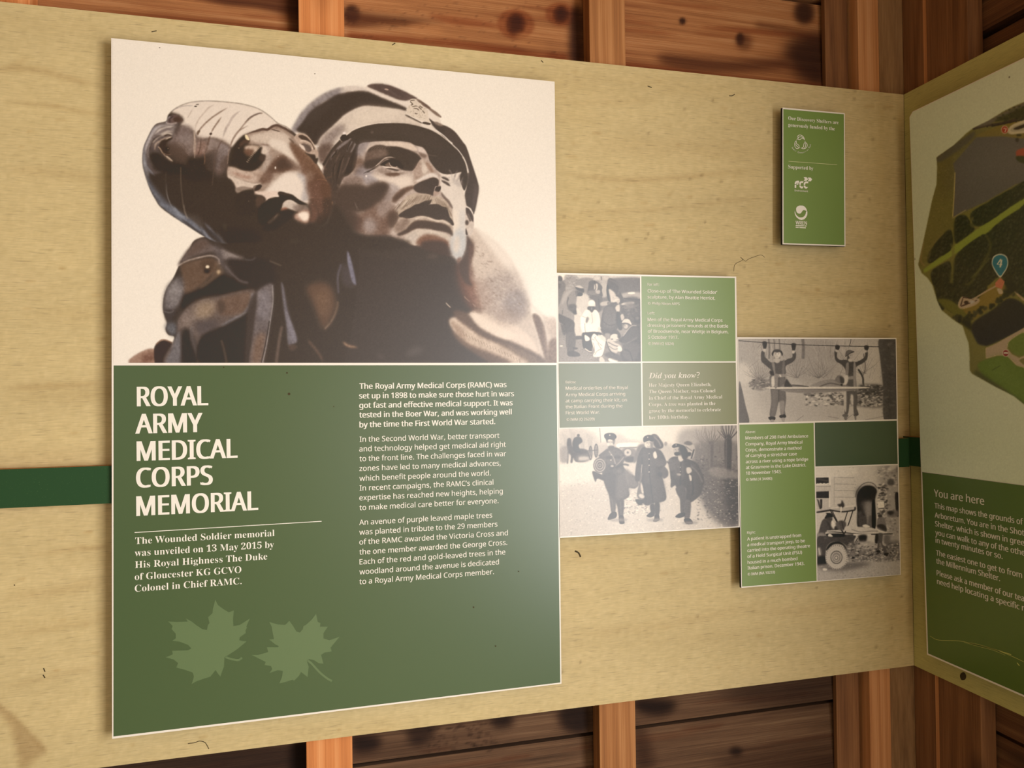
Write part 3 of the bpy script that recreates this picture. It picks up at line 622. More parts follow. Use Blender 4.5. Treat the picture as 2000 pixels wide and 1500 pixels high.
    F(200, 60, 4.348)
    N([(352,960),(346,1080),(362,1220),(410,1340),(470,1430),(560,1530)], 44, (138,138,146), 12, .8, taper=True); N([(352,1000),(360,1130),(400,1250)], 20, (176,174,178), 8, .6, taper=True)
    for q in ([(372,1290),(430,1390),(500,1470)],[(385,1250),(450,1360),(540,1440)]): N(q, 12, (60,54,56), 4, .8, taper=True)
    F(221, 168, 4.545)
    N([(290,820),(380,960),(520,1100),(700,1230),(860,1340)], 50, (128,132,144), 14, .85, taper=True)
    N([(475,860),(478,960),(520,1070),(600,1180),(700,1260)], 9, (150,146,146), 3, .8, taper=True); N([(600,720),(604,900),(632,1110),(660,1180)], 8, (128,116,104), 3, .7)
    N([(470,760),(465,860),(475,960)], 8, (84,74,66), 4, .5); N([(530,1060),(600,1150),(690,1230)], 16, (176,182,194), 5, .7, taper=True)
    P([(650,1150),(760,1170),(800,1260),(720,1240)], (92,84,80), 16, .7); N([(1000,1240),(990,1290),(1020,1320)], 20, (76,66,56), 10, .7)
    # lower wrap streaks
    F(240, 400, 3.704)
    P([(250,-20),(320,0),(420,60),(520,130),(600,210),(700,290),(760,330),(700,320),(560,225),(420,120),(300,30)], (130,134,146), 8, .95)
    for q in ([(330,-10),(400,60),(470,140),(550,210)],[(590,130),(660,210),(740,300)],[(680,200),(730,270),(800,330)],[(560,150),(620,240),(700,290)]): N(q, 18, (150,154,166), 6, .8, taper=True)
    for q in ([(420,100),(520,180),(600,230)],[(600,160),(680,240),(720,300)]): N(q, 18, (52,46,48), 6, .9, taper=True)
    N([(440,0),(450,50),(470,100)], 8, (150,140,132), 3, .7); N([(735,140),(745,200)], 16, (74,66,56), 8, .7)
    P([(690,180),(900,170),(1000,240),(940,360),(820,340),(740,280)], (42,33,29), 20, .9)
    # ---- left face ----
    F(430, 210, 9.0909)
    P([(460,480),(620,430),(820,390),(960,330),(1100,350),(1220,430),(1330,520),(1430,680),(1540,800),(1700,1000),(1850,1190),(1930,1330),(1960,1500),(1900,1600),(1300,1620),(500,1580),(300,1480),(150,1250),(140,1050),(280,700)], (176,156,144), 8)
    P([(540,500),(840,420),(1100,430),(1260,560),(1230,700),(1330,860),(1420,960),(1380,1020),(1260,920),(1080,800),(900,700),(760,640),(560,600)], (214,196,182), 26)
    P([(900,560),(1160,620),(1230,780),(1330,900),(1400,980),(1260,900),(1050,760),(900,680)], (228,212,198), 20, .9)
    P([(1240,620),(1400,700),(1560,860),(1700,1000),(1850,1190),(1930,1330),(1960,1480),(1700,1500),(1500,1300),(1440,1060),(1330,860)], (126,98,84), 26)
    P([(1640,1200),(1860,1240),(1940,1380),(1960,1560),(1640,1560),(1600,1360)], (96,68,56), 30, .9); N([(1440,720),(1600,900),(1760,1100),(1900,1290)], 50, (150,120,102), 20, .7)
    P([(1450,1000),(1560,1160),(1540,1300),(1440,1200)], (140,112,100), 24, .7)
    # cheek light
    P([(900,1360),(1040,1230),(1200,1140),(1400,1150),(1520,1280),(1560,1480),(1600,1700),(1300,1760),(900,1720),(760,1560)], (230,214,201), 34)
    P([(1360,1180),(1500,1200),(1560,1400),(1560,1640),(1440,1640),(1480,1380)], (188,180,180), 26, .8)
    # cheek hollow
    P([(860,1060),(1000,900),(1100,850),(1220,920),(1330,1010),(1420,1080),(1240,1110),(1080,1150),(940,1160),(900,1280),(760,1330),(700,1270),(800,1150)], (112,88,78), 24)
    P([(1000,980),(1130,900),(1260,980),(1330,1050),(1180,1080),(1040,1110)], (74,56,50), 24, .9)
    for q in ([(700,1290),(820,1330),(900,1310)],[(680,1250),(800,1280),(940,1220)],[(760,1200),(900,1160)]): N(q, 22, (134,108,98), 9, .6)
    N([(900,860),(820,980),(760,1100),(640,1200)], 90, (196,180,170), 22, .7); O(980,1070,14,26,(236,222,210),4); O(1030,870,8,10,(220,200,190),4)
    P([(830,900),(880,760),(860,660),(760,640),(720,720),(760,860)], (206,188,178), 18, .8)
    # eye socket
    P([(400,510),(460,500),(520,590),(500,650),(640,660),(720,690),(740,780),(800,860),(760,980),(680,1070),(560,1130),(400,1120),(250,1080),(150,1040),(150,900),(190,760),(290,620)], (44,35,31), 12)
    P([(430,700),(540,660),(640,670),(720,690),(640,780),(540,840),(470,800)], (206,184,168), 16)
    P([(470,740),(590,750),(560,850),(480,850),(420,780)], (120,92,80), 18, .9)
    P([(720,710),(800,700),(840,770),(790,840),(720,800)], (216,198,184), 12); P([(700,860),(800,850),(780,940),(700,940)], (70,54,50), 12, .8)
    N([(720,700),(690,790),(640,880),(560,980)], 60, (38,28,25), 12, .9)
    for k in range(13):
        t = k/12; x = 710-230*t; y = 690+275*t-20*np.sin(t*3.1)
        N([(x-14, y-10), (x+18, y+10)], 11, (212,194,176), 3, .9)
    P([(400,590),(500,560),(500,630),(430,640),(360,700),(340,660)], (96,74,66), 16, .8)
    P([(440,490),(480,490),(520,570),(490,580),(450,550)], (238,218,182), 4); O(330,720,16,8,(190,170,160),5,.8)
    N([(720,650),(800,665),(880,670)], 22, (150,128,118), 8, .8, taper=True)
    # brow ridge / nose
    P([(140,1060),(260,1060),(400,1120),(560,1140),(680,1110),(760,1150),(700,1280),(600,1330),(420,1290),(240,1230),(130,1230)], (206,184,170), 14)
    P([(130,1200),(260,1240),(440,1310),(600,1350),(720,1350),(740,1420),(600,1440),(500,1420),(380,1440),(260,1440),(200,1340)], (216,198,184), 10)
    P([(220,1140),(420,1200),(560,1220),(480,1270),(300,1210)], (180,146,132), 18, .7)
    P([(150,1270),(230,1330),(280,1440),(310,1520),(430,1480),(580,1440),(600,1520),(500,1700),(200,1700),(120,1500)], (52,42,38), 12); P([(270,1440),(400,1400),(540,1430),(560,1470),(400,1490),(300,1520)], (164,148,138), 9)
    # hair line over forehead
    N([(460,480),(560,440),(680,405),(760,385),(840,390),(930,335),(1010,315),(1090,345),(1180,390),(1270,450),(1330,480)], 40, (92,72,66), 6, 1, taper=True)
    N([(900,385),(980,405),(1070,430)], 16, (84,68,62), 3, .9, taper=True); N([(1210,540),(1280,600),(1310,640)], 24, (96,78,70), 8, .7, taper=True)
    N([(180,680),(230,560),(330,420),(440,280),(560,170),(680,110),(750,100)], 22, (168,148,136), 5, .9); N([(430,270),(540,170),(650,115),(740,95)], 20, (120,104,100), 5, .8, taper=True)
    c.clip = None
    F(430, 210, 9.0909)
    P([(1180,880),(1330,960),(1430,1080),(1500,1200),(1400,1130),(1260,1040)], (176,156,146), 30, .55); P([(640,1180),(800,1140),(900,1200),(860,1300),(720,1340)], (150,126,114), 34, .5); P([(1540,1120),(1640,1180),(1660,1400),(1560,1560),(1520,1360)], (160,138,126), 36, .6)
    c.clip = hm; F(221, 168, 4.545)
    P([(640,430),(760,470),(1010,540),(1010,600),(760,590),(560,520)], (170,156,150), 34, .45); P([(880,560),(1000,580),(990,760),(900,780)], (112,100,98), 30, .6)
    N([(720,400),(730,520),(722,640)], 7, (196,176,160), 2.5, .8); N([(780,470),(770,560),(740,640)], 8, (84,68,62), 3, .7); N([(905,660),(890,780),(880,880)], 8, (96,80,72), 3, .7); N([(1020,560),(1025,620),(1015,690)], 6, (168,148,138), 2, .8)
    for k in range(60): O(rg.uniform(520,1000), rg.uniform(520,760), 3, 2, (150,134,126) if k % 2 else (60,48,44), 1.5, .5)
    c.clip = None
    # nostril, mouth, chin
    F(430, 340, 8.333)
    P([(560,220),(600,180),(660,170),(680,200),(640,250),(580,275),(550,260)], (48,36,32), 5); P([(540,200),(600,180),(560,250),(560,280),(540,250)], (130,114,106), 5, .8)
    P([(560,290),(700,280),(960,280),(960,340),(860,380),(760,440),(720,400),(640,350)], (226,204,190), 10)
    P([(320,300),(420,260),(530,260),(560,330),(680,350),(740,410),(700,480),(600,560),(580,640),(400,700),(240,600),(260,400)], (48,39,35), 10)
    P([(600,370),(700,370),(730,420),(660,500),(600,540),(580,470)], (92,72,64), 12, .7); O(465,440,7,9,(130,120,112),3)
    P([(610,600),(640,540),(720,460),(800,400),(900,375),(960,370),(940,310),(980,285),(1080,310),(1180,340),(1270,410),(1380,470),(1420,500),(1300,500),(1180,430),(1100,420),(1030,470),(1000,560),(940,650),(860,720),(780,800),(700,840),(620,760)], (40,31,27), 7)
    N([(960,310),(1030,330),(1140,345)], 10, (100,84,76), 4, .5)
    P([(1020,500),(1060,440),(1140,430),(1220,480),(1280,530),(1240,600),(1160,590),(1080,560),(1000,590)], (206,190,178), 10); P([(1000,560),(1070,540),(1100,580),(1000,600)], (168,122,104), 10, .9); P([(1180,520),(1330,510),(1460,560),(1350,610),(1240,610)], (160,144,136), 14, .9)
    P([(960,620),(1100,575),(1220,620),(1190,700),(1100,760),(900,900),(700,920),(760,800)], (42,33,29), 14)
    N([(950,650),(870,730),(780,800)], 40, (92,80,74), 14, .7); N([(930,660),(880,715)], 14, (150,132,120), 6, .7)
    P([(1200,680),(1270,620),(1380,580),(1460,600),(1460,720),(1420,800),(1330,790),(1230,740)], (190,160,146), 18); P([(1260,650),(1360,610),(1440,640),(1440,730),(1370,770),(1290,700)], (238,220,204), 16)
    P([(1450,480),(1560,540),(1600,640),(1560,760),(1460,780),(1480,620)], (122,92,82), 22, .85)
    P([(1440,120),(1640,100),(1760,140),(1800,300),(1760,560),(1640,700),(1580,560),(1480,480),(1440,300)], (112,84,74), 26, .9); P([(1640,160),(1770,160),(1800,320),(1760,520),(1680,420)], (92,66,54), 20, .8)
    P([(1680,420),(1790,400),(1800,640),(1700,720),(1600,800),(1560,760),(1660,640)], (62,46,40), 22, .9)
    for k in range(60): O(rg.uniform(1480,1760), rg.uniform(120,640), 6, 6, (176,140,124), 3, .5)
    N([(1580,90),(1660,85),(1740,110)], 8, (190,150,124), 3, .6); O(1210,1095,66,56,(66,57,48),6,.35); O(1210,1095,56,46,(54,45,40),6,.6)
    # ---- ear of the wounded man ----
    F(430, 210, 9.0909)
    P([(1320,560),(1340,490),(1430,460),(1540,500),(1640,620),(1700,740),(1745,800),(1720,880),(1640,850),(1560,830),(1430,690)], (196,174,160), 5)
    P([(1390,510),(1450,490),(1540,530),(1620,620),(1680,740),(1640,720),(1560,610),(1440,560)], (66,52,47), 6); N([(1340,500),(1430,465),(1540,505),(1640,620),(1720,780)], 16, (206,184,168), 4)
    P([(1430,660),(1500,640),(1590,680),(1620,760),(1560,790),(1500,740)], (112,98,94), 10); N([(1420,590),(1500,590),(1600,640),(1650,740)], 30, (222,200,184), 6, .9); P([(1400,650),(1480,680),(1510,760),(1440,720)], (226,206,192), 6)
    P([(1500,800),(1600,830),(1680,840),(1700,900),(1740,900),(1700,1000),(1600,880)], (52,40,36), 8); O(1740,690,14,12,(210,196,190),4)
    c.a[-7:] = c.a[-8]
    g = c.a.mean(2)/255.; mid = np.clip((g-.3)*6, 0, 1)*np.clip((.86-g)*8, 0, 1)
    c.a -= (26*np.clip(np.sin((g-.2)/.68*np.pi), 0, 1)*(g > .2)*(g < .88))[..., None]*np.array([.92, 1., 1.06])
    c.noise(4.5, 1.3, mid); c.noise(3., 4., mid); c.noise(2.2, .6)
    return c
def G(v):
    t = v/239.; return (v, v*(.93+.02*t), v*(.93-.05*t))

def speckle(c, n, x0, y0, x1, y1, vs, r=(1.5, 4), al=.5, b=1.):
    g = c.rng
    for k in range(n):
        c.dot(g.uniform(x0, x1), g.uniform(y0, y1), g.uniform(*r)*1.6, g.uniform(*r)*.7, G(vs[int(g.integers(len(vs)))]), b, al, g.uniform(-.4, .4))

def paint_dressing():
    """soldiers dressing wounds, 1917"""
    c = Canvas(1090, 536, 1251, 707, G(150), 1.3); P, N, O = c.poly, c.line, c.dot; c.frame(1080, 530, 7.895)
    P([(70,40),(1350,60),(1350,640),(70,560)], G(122), 10, sm=False); P([(70,40),(1350,40),(1350,110),(700,110),(400,130),(70,120)], G(196), 10, sm=False)
    P([(60,40),(190,40),(190,120),(150,140),(60,130)], G(226), 8)
    for q in ([(190,60),(330,60),(380,140),(360,260),(260,260),(180,180)],): P(q, G(150), 14)
    speckle(c, 60, 190, 60, 400, 240, (110,130,180,200), (6,14), .5, 6)
    P([(380,130),(620,120),(640,360),(400,340)], G(140), 10); P([(730,180),(830,180),(830,380),(740,380)], G(178), 10)
    P([(880,120),(1350,110),(1350,330),(1040,340),(900,200)], G(110), 14); P([(1060,350),(1180,320),(1350,330),(1350,420),(1080,430)], G(168), 10); P([(1160,325),(1250,320),(1260,345),(1170,350)], G(225), 6)
    P([(1080,440),(1350,440),(1350,860),(1060,800)], G(96), 14); N([(1090,415),(1350,440)], 14, G(70), 4); P([(1060,490),(1230,470),(1240,500),(1080,520)], G(196), 6); N([(1100,520),(1200,540),(1330,520)], 14, G(150), 8, .6)
    P([(1120,480),(1240,480),(1240,580),(1140,580)], G(130), 16, .8); speckle(c, 70, 1060, 520, 1340, 840, (60,80,130,150), (6,16), .5, 5)
    P([(60,900),(420,980),(1350,980),(1350,1400),(60,1400)], G(136), 20, sm=False); P([(70,1020),(500,1020),(620,1200),(600,1400),(70,1400)], G(146), 18); speckle(c, 240, 80, 960, 1340, 1390, (100,110,165,180), (4,9), .5, 3)
    P([(350,380),(540,360),(560,600),(420,700),(340,640)], G(196), 16); P([(320,640),(440,660),(470,1000),(340,1010)], G(200), 12); P([(340,1000),(460,1000),(470,1040),(340,1050)], G(90), 6)
    # man far left
    P([(80,90),(140,90),(150,160),(200,220),(190,330),(180,420),(90,560),(80,400)], G(118), 8); P([(80,80),(130,85),(140,140),(85,150)], G(86), 6); P([(80,180),(120,200),(110,260),(80,260)], G(96), 10); O(105,170,22,24,G(120),6); P([(120,800),(200,900),(190,980),(150,960)], G(96), 8)
    P([(200,230),(300,250),(260,280),(200,300)], G(160), 8)
    # bending man, left
    P([(340,230),(400,220),(460,250),(480,300),(460,330),(380,290),(345,250)], G(78), 4); P([(340,230),(410,215),(470,255),(440,262),(380,250)], G(190), 4); P([(360,300),(440,310),(450,370),(370,380),(345,340)], G(100), 5); P([(400,330),(455,340),(440,375),(380,370)], G(60), 5)
    P([(200,290),(280,270),(345,280),(365,380),(350,460),(340,520),(360,600),(330,640),(320,770),(240,730),(140,690),(85,660),(90,540),(130,420),(160,330)], G(146), 5)
    P([(220,300),(320,290),(340,380),(250,400),(200,440),(140,520),(130,480),(170,360)], G(168), 14, .9); P([(330,290),(365,400),(340,520),(240,540),(215,480),(230,380)], G(138), 8); N([(240,400),(220,480),(230,540)], 14, G(96), 5); N([(345,300),(365,390)], 14, G(104), 5)
    P([(240,520),(350,510),(360,620),(320,640),(240,590)], G(96), 10); P([(300,610),(360,600),(375,650),(330,665)], G(80), 6); P([(370,560),(440,650),(430,690),(370,650)], G(206), 6); N([(150,600),(140,680)], 10, G(100), 4)
    P([(85,660),(150,680),(320,770),(330,900),(345,1080),(330,1190),(320,1290),(230,1290),(220,1180),(210,980),(150,820),(100,780)], G(92), 5); P([(210,960),(340,960),(330,1200),(220,1200)], G(102), 8); N([(230,980),(225,1200)], 10, G(130), 4, .6)
    P([(230,1250),(330,1230),(410,1270),(400,1310),(250,1310)], G(84), 5); P([(310,1170),(380,1180),(370,1200),(320,1200)], G(80), 4); O(130,1150,26,10,G(216),4)
    # two standing at the back
    for x in (690, 800): O(x, 120, 76, 66, G(172), 6)
    O(680,100,50,34,G(196),10); O(810,95,50,34,G(190),10); N([(745,80),(750,140)], 12, G(110), 5); O(690,160,30,22,G(150),6)
    P([(560,160),(640,140),(720,190),(760,240),(755,300),(765,380),(700,400),(580,380),(530,340),(545,240)], G(96), 5); P([(640,200),(690,200),(680,290),(640,300)], G(196), 6); N([(640,150),(660,250),(640,300)], 12, G(76), 4)
    P([(540,300),(700,300),(720,350),(600,370),(530,350)], G(130), 8, .9); P([(660,300),(720,290),(720,340),(670,340)], G(176), 6); P([(650,370),(720,375),(710,400),(650,400)], G(196), 5); P([(560,390),(750,380),(740,600),(660,620),(640,460)], G(104), 6); N([(700,420),(720,600)], 14, G(80), 6)
    P([(860,110),(960,140),(1040,230),(1040,320),(1090,420),(1095,470),(1020,500),(980,400),(880,330),(840,230)], G(92), 5); N([(870,130),(970,170),(1030,250),(1000,360)], 22, G(118), 8, .7); P([(840,200),(870,280),(900,500),(870,510),(835,380),(825,280)], G(62), 4); P([(860,270),(960,340),(960,420),(900,480),(880,400)], G(196), 8)
    P([(740,480),(850,460),(880,490),(850,520),(740,530)], G(180), 6); P([(840,470),(890,470),(885,520),(845,520)], G(120), 5)
    # seated man, white vest
    P([(540,560),(640,560),(630,640),(560,640)], G(104), 5); O(596,520,60,84,G(206),4); P([(540,545),(650,545),(645,600),(615,640),(570,640),(540,600)], G(82), 5); O(596,490,48,44,G(232),8); O(572,565,14,7,G(70),3); O(620,565,12,7,G(70),3); N([(596,555),(598,600)], 12, G(150), 4)
    P([(500,600),(560,600),(600,640),(640,590),(690,620),(720,700),(735,880),(720,960),(640,930),(500,940),(490,860),(450,780),(440,700)], G(228), 5); P([(560,660),(620,640),(660,700),(640,800),(560,780)], G(214), 10, .8); N([(600,650),(610,780),(590,800)], 8, G(170), 3); N([(450,690),(520,720)], 8, G(170), 3); P([(500,760),(530,700),(555,730),(520,800)], G(130), 8)
    P([(430,700),(500,740),(490,820),(510,940),(560,1020),(560,1070),(500,1070),(460,960),(430,860),(425,780)], G(234), 5); N([(490,800),(500,930),(540,1010)], 10, G(160), 4); P([(700,860),(740,880),(740,960),(690,960)], G(206), 6)
    P([(450,960),(520,940),(720,940),(800,1020),(800,1080),(640,1120),(600,1200),(600,1260),(540,1240),(470,1180),(450,1080)], G(74), 6); P([(490,980),(560,1020),(560,1065),(500,1070)], G(226), 4); N([(490,1190),(560,1235),(600,1240)], 16, G(220), 4)
    P([(640,960),(700,1000),(760,980),(810,1060),(800,1140),(780,1240),(740,1310),(640,1320),(620,1290),(640,1220),(610,1130),(590,1040),(610,980)], G(228), 4); P([(690,1000),(720,980),(810,1020),(800,1090)], G(208), 6)
    for q in ([(640,1020),(700,1100),(760,1150)],[(620,1100),(640,1180),(640,1260)],[(640,1060),(600,1040)],[(760,1190),(680,1230),(640,1290)],[(660,1000),(640,1030)],[(690,1110),(740,1190)]): N(q, 8, G(150), 3)
    P([(720,1330),(760,1320),(800,1390),(720,1390)], G(200), 5); P([(860,1340),(960,1320),(1000,1390),(880,1390)], G(232), 4)
    # man from behind
    O(962,450,70,66,G(200),4); P([(900,480),(1020,480),(990,520),(930,530)], G(96), 6); speckle(c, 30, 910, 400, 1020, 490, (160,180,225), (6,12), .6, 5)
    P([(880,510),(960,530),(1020,600),(1040,700),(1010,820),(980,900),(880,930),(740,870),(740,760),(770,620),(800,550)], G(94), 5); P([(800,560),(940,560),(980,700),(940,860),(780,840),(780,700)], G(112), 16, .8); N([(760,760),(860,830),(960,820)], 10, G(76), 5); N([(960,560),(1000,640),(980,760)], 16, G(72), 6)
    P([(960,560),(1020,510),(1030,600),(1000,640)], G(200), 5); P([(990,620),(1060,700),(1070,880),(1020,900),(980,800)], G(72), 6); P([(740,880),(880,920),(980,900),(1040,980),(1000,1040),(820,1000),(760,940)], G(84), 6); P([(800,960),(880,960),(870,1020),(820,1020)], G(150), 8)
    P([(1040,680),(1080,660),(1100,720),(1060,760)], G(190), 6)
    # man lying in a helmet, right
    P([(1060,800),(1100,740),(1160,735),(1200,780),(1210,830),(1140,800)], G(206), 3); P([(1070,800),(1180,810),(1180,880),(1120,900),(1070,860)], G(120), 5); O(1125,850,34,34,G(190),6); O(1110,840,8,5,G(70),2); N([(1060,800),(1140,800),(1210,835)], 10, G(70), 3)
    P([(1210,840),(1300,840),(1350,900),(1350,1390),(1200,1390),(1060,1380),(1040,1240),(1080,1140),(1020,1060),(1100,980)], G(82), 6); P([(1210,840),(1300,880),(1340,1000),(1180,1080),(1080,1140),(1060,1080),(1140,960)], G(96), 14, .8); N([(1080,1000),(1200,850),(1290,835)], 14, G(176), 5); N([(1040,1100),(1120,1120),(1300,1020)], 16, G(140), 8, .7); P([(1070,1150),(1260,1100),(1340,1180),(1240,1390),(1080,1300)], G(104), 12, .8); N([(1100,1200),(1180,1240),(1230,1380)], 16, G(70), 6)
    P([(1250,700),(1340,690),(1340,800),(1260,790)], G(76), 8); O(1300,720,30,26,G(150),10,.6)
    # small bandaged figure in a blanket
    O(950,1020,70,58,G(206),5); O(910,1045,18,7,G(76),3); N([(970,1060),(1010,1050)], 8, G(90), 3); O(1020,1000,24,40,G(80),8)
    P([(840,1050),(880,1040),(960,1100),(1040,1140),(1060,1200),(1000,1240),(960,1280),(880,1220),(830,1120)], G(196), 5); N([(850,1090),(940,1140),(1020,1160)], 12, G(110), 4); N([(860,1150),(940,1200),(1010,1190)], 10, G(120), 4); P([(1000,1150),(1060,1180),(1060,1230),(1010,1230)], G(220), 4); P([(880,1240),(1000,1280),(1060,1330),(1040,1390),(800,1300)], G(96), 10)
    N([(820,1080),(880,1220),(960,1290)], 14, G(76), 5)
    c.contrast(1.36, 168); c.noise(3, .7); return c

def paint_orderlies():
    """three orderlies walking on a country road with their kit"""
    c = Canvas(1092, 835, 1444, 1050, G(214), 1.25); P, N, O = c.poly, c.line, c.dot; c.frame(1080, 820, 5.405)
    P([(60,80),(1960,50),(1960,320),(60,420)], G(214), 6, sm=False); P([(60,120),(300,90),(480,200),(480,420),(60,450)], G(186), 24); P([(480,260),(900,230),(900,420),(480,440)], G(182), 20); P([(900,240),(1250,260),(1250,420),(900,430)], G(186), 20)
    P([(60,430),(1250,420),(1500,560),(1960,620),(1960,1260),(60,1260)], G(196), 14, sm=False); P([(60,430),(500,420),(640,520),(500,640),(60,700)], G(208), 24)
    P([(60,760),(420,700),(620,820),(560,1200),(60,1240)], G(190), 40)
    P([(1330,140),(1520,80),(1960,60),(1960,520),(1500,460),(1330,400)], G(166), 24); P([(1490,270),(1960,250),(1960,700),(1700,640),(1540,560)], G(128), 20); P([(1480,440),(1760,460),(1960,600),(1960,1120),(1760,1100),(1600,920),(1520,700)], G(116), 26); P([(1800,620),(1960,600),(1960,1080),(1860,1000)], G(86), 26)
    speckle(c, 700, 70, 620, 1960, 1230, (150,160,165,225,232), (2,8), .55, 2); speckle(c, 420, 1500, 380, 1960, 1060, (60,70,90,150,175), (3,9), .5, 3); speckle(c, 200, 700, 760, 1000, 1000, (120,140,226,234), (3,9), .6, 2)
    for x, y in ((100,300),(130,200),(200,150),(300,220),(380,200)):
        for k in range(6): N([(x+6*k, y+120), (x+8*k-10, y+30), (x+14*k-30, y-60+8*k)], 4, G(150), 2, .6)
    N([(492,70),(505,240)], 8, G(150), 2); P([(600,160),(700,150),(800,220),(820,260),(640,270)], G(190), 14)
    # wagon and horse
    P([(150,220),(165,195),(190,205),(205,280),(260,300),(360,320),(380,400),(330,440),(240,440),(215,400),(205,450),(185,450),(190,380),(165,360),(160,452),(145,452),(145,340)], G(84), 5); P([(80,300),(150,290),(150,440),(80,440)], G(150), 10)
    P([(220,200),(250,180),(290,185),(310,230),(270,270),(290,340),(230,340),(205,260)], G(70), 4); O(268,165,14,16,G(76),3); P([(250,380),(380,360),(380,430),(260,440)], G(110), 8); P([(280,390),(370,390),(380,420),(280,430)], G(180), 8)
    for x, rx, ry in ((397,20,76),(456,22,74)):
        O(x, 350 if x < 420 else 325, rx, ry, G(86), 3); O(x, 350 if x < 420 else 325, rx-9, ry-14, G(160), 3)
        for k in range(6): N([(x, 340), (x+(rx-6)*np.cos(k*1.05), 340+(ry-10)*np.sin(k*1.05))], 4, G(90), 1)
    N([(310,330),(470,320)], 8, G(90), 3)
    # lorry
    P([(700,250),(880,245),(960,270),(960,440),(760,440),(700,330)], G(196), 6); P([(690,250),(900,240),(950,270),(700,295)], G(226), 4); N([(700,295),(950,290)], 10, G(120), 3); P([(730,310),(870,310),(860,440),(760,430)], G(130), 8); O(790,345,46,46,G(120),3); O(790,345,38,38,G(190),3); O(790,345,12,12,G(110),2); P([(760,400),(850,390),(850,440),(770,440)], G(80), 6)
    O(1190,255,16,24,G(150),4); P([(900,260),(980,250),(990,320),(900,330)], G(176), 8)
    # willows
    for (x, y0, y1, w, v) in ((1670,250,500,44,110),(1850,200,590,70,84),(1565,230,300,30,130),(1755,260,345,22,120)):
        P([(x-w/2,y0),(x+w/2,y0),(x+w*.45,y1-40),(x+w*.7,y1),(x-w*.7,y1),(x-w*.5,y1-40)], G(v), 4); N([(x-w*.3, y0), (x-w*.35, y1)], w*.2, G(v+50), 5, .6)
        for k in range(15):
            a = -2.6+k*.145; l = (150+40*np.sin(k*5))*(.6+w/110); N([(x+np.cos(a)*w*.3, y0+10), (x+np.cos(a)*l*.55+8*np.sin(k*3), y0+np.sin(a)*l*.6), (x+np.cos(a)*l*.75, y0+np.sin(a)*l)], max(5, w*.16), G(v+8), 2, .85, w2=3)
    P([(1640,520),(1760,500),(1940,560),(1960,620),(1700,600)], G(150), 12, .7)
    # grass verge dark
    # ---- soldier A ----
    def boots(q, v=76):
        for p in q: P(p, G(v), 2)
    P([(575,680),(650,690),(665,850),(655,980),(620,990),(595,820)], G(98), 4); P([(660,840),(745,830),(740,1010),(700,1030),(680,920)], G(92), 4); N([(610,760),(640,970)], 10, G(130), 5, .6); N([(712,860),(722,1010)], 10, G(124), 5, .6)
    boots(([(610,985),(660,970),(675,1000),(660,1035),(600,1055),(578,1045)],[(700,1015),(740,1010),(755,1080),(740,1098),(705,1095),(695,1050)]))
    P([(560,320),(640,290),(720,320),(760,400),(740,480),(800,560),(870,600),(905,680),(860,725),(800,720),(806,800),(740,845),(660,850),(580,760),(540,660),(520,560),(550,460),(540,400),(480,380)], G(90), 4)
    P([(570,320),(640,300),(720,330),(745,420),(660,470),(560,450)], G(112), 12, .8); P([(690,560),(800,560),(800,720),(790,800),(690,840),(640,760)], G(112), 14, .9); P([(760,520),(860,590),(900,680),(850,720),(780,680)], G(124), 10, .8); P([(560,560),(660,560),(650,830),(590,760)], G(84), 14, .9)
    N([(590,330),(640,400),(660,470)], 10, G(160), 3); N([(750,390),(700,450),(640,500)], 10, G(150), 3); P([(590,480),(660,470),(650,510),(610,520)], G(76), 5); O(625,488,18,12,G(180),4); O(612,425,7,7,G(214),2); O(615,370,6,6,G(206),2)
    P([(560,385),(620,380),(620,410),(565,412)], G(84), 4); P([(650,380),(705,380),(705,408),(655,408)], G(84), 4)
    P([(540,330),(580,310),(560,400),(520,440),(470,420)], G(100), 5); P([(420,540),(520,580),(560,580),(540,640),(470,620),(450,655),(430,610)], G(80), 4)
    P([(640,520),(700,500),(740,540),(700,580),(650,570)], G(96), 5); O(700,545,28,22,G(110),5); N([(660,510),(740,470),(800,480)], 16, G(70), 5)
    O(495,480,70,82,G(100),3); O(495,480,60,70,G(176),3); O(495,480,50,58,G(90),3); O(495,480,40,46,G(170),3); O(495,480,28,34,G(84),3); O(495,480,18,20,G(160),3); O(495,480,8,9,G(80),2)
    P([(565,200),(640,200),(648,250),(625,285),(590,285),(570,250)], G(206), 3); P([(560,195),(575,195),(578,240),(566,235)], G(80), 3); P([(630,205),(655,195),(650,250),(635,260)], G(120), 4); O(592,240,9,4,G(120),3,.8); O(622,240,8,4,G(115),3,.8); N([(594,266),(620,266)], 5, G(150), 2.5, .8); P([(575,225),(640,222),(640,234),(575,236)], G(150), 5, .6); N([(606,238),(606,258)], 5, G(170), 2); P([(585,280),(640,275),(650,310),(590,320)], G(100), 5)
    P([(540,165),(560,145),(600,138),(645,145),(670,175),(655,200),(600,185),(555,200)], G(62), 2); P([(560,195),(600,185),(650,200),(640,215),(600,205),(565,212)], G(52), 2); O(600,162,9,10,G(190),2)
    # ---- soldier B (greatcoat) ----
    P([(1040,160),(1090,155),(1130,200),(1165,260),(1150,300),(1090,300),(1050,230)], G(84), 4); N([(1060,175),(1110,220),(1140,280)], 14, G(140), 5); N([(1050,160),(1110,180)], 10, G(120), 4); P([(900,280),(960,260),(960,330),(880,440),(850,450),(860,380)], G(120), 6)
    P([(940,300),(1000,280),(1090,300),(1150,340),(1195,440),(1180,490),(1150,560),(1170,680),(1195,830),(1130,870),(1060,880),(990,905),(940,860),(960,760),(930,660),(870,640),(875,500),(900,380)], G(84), 4)
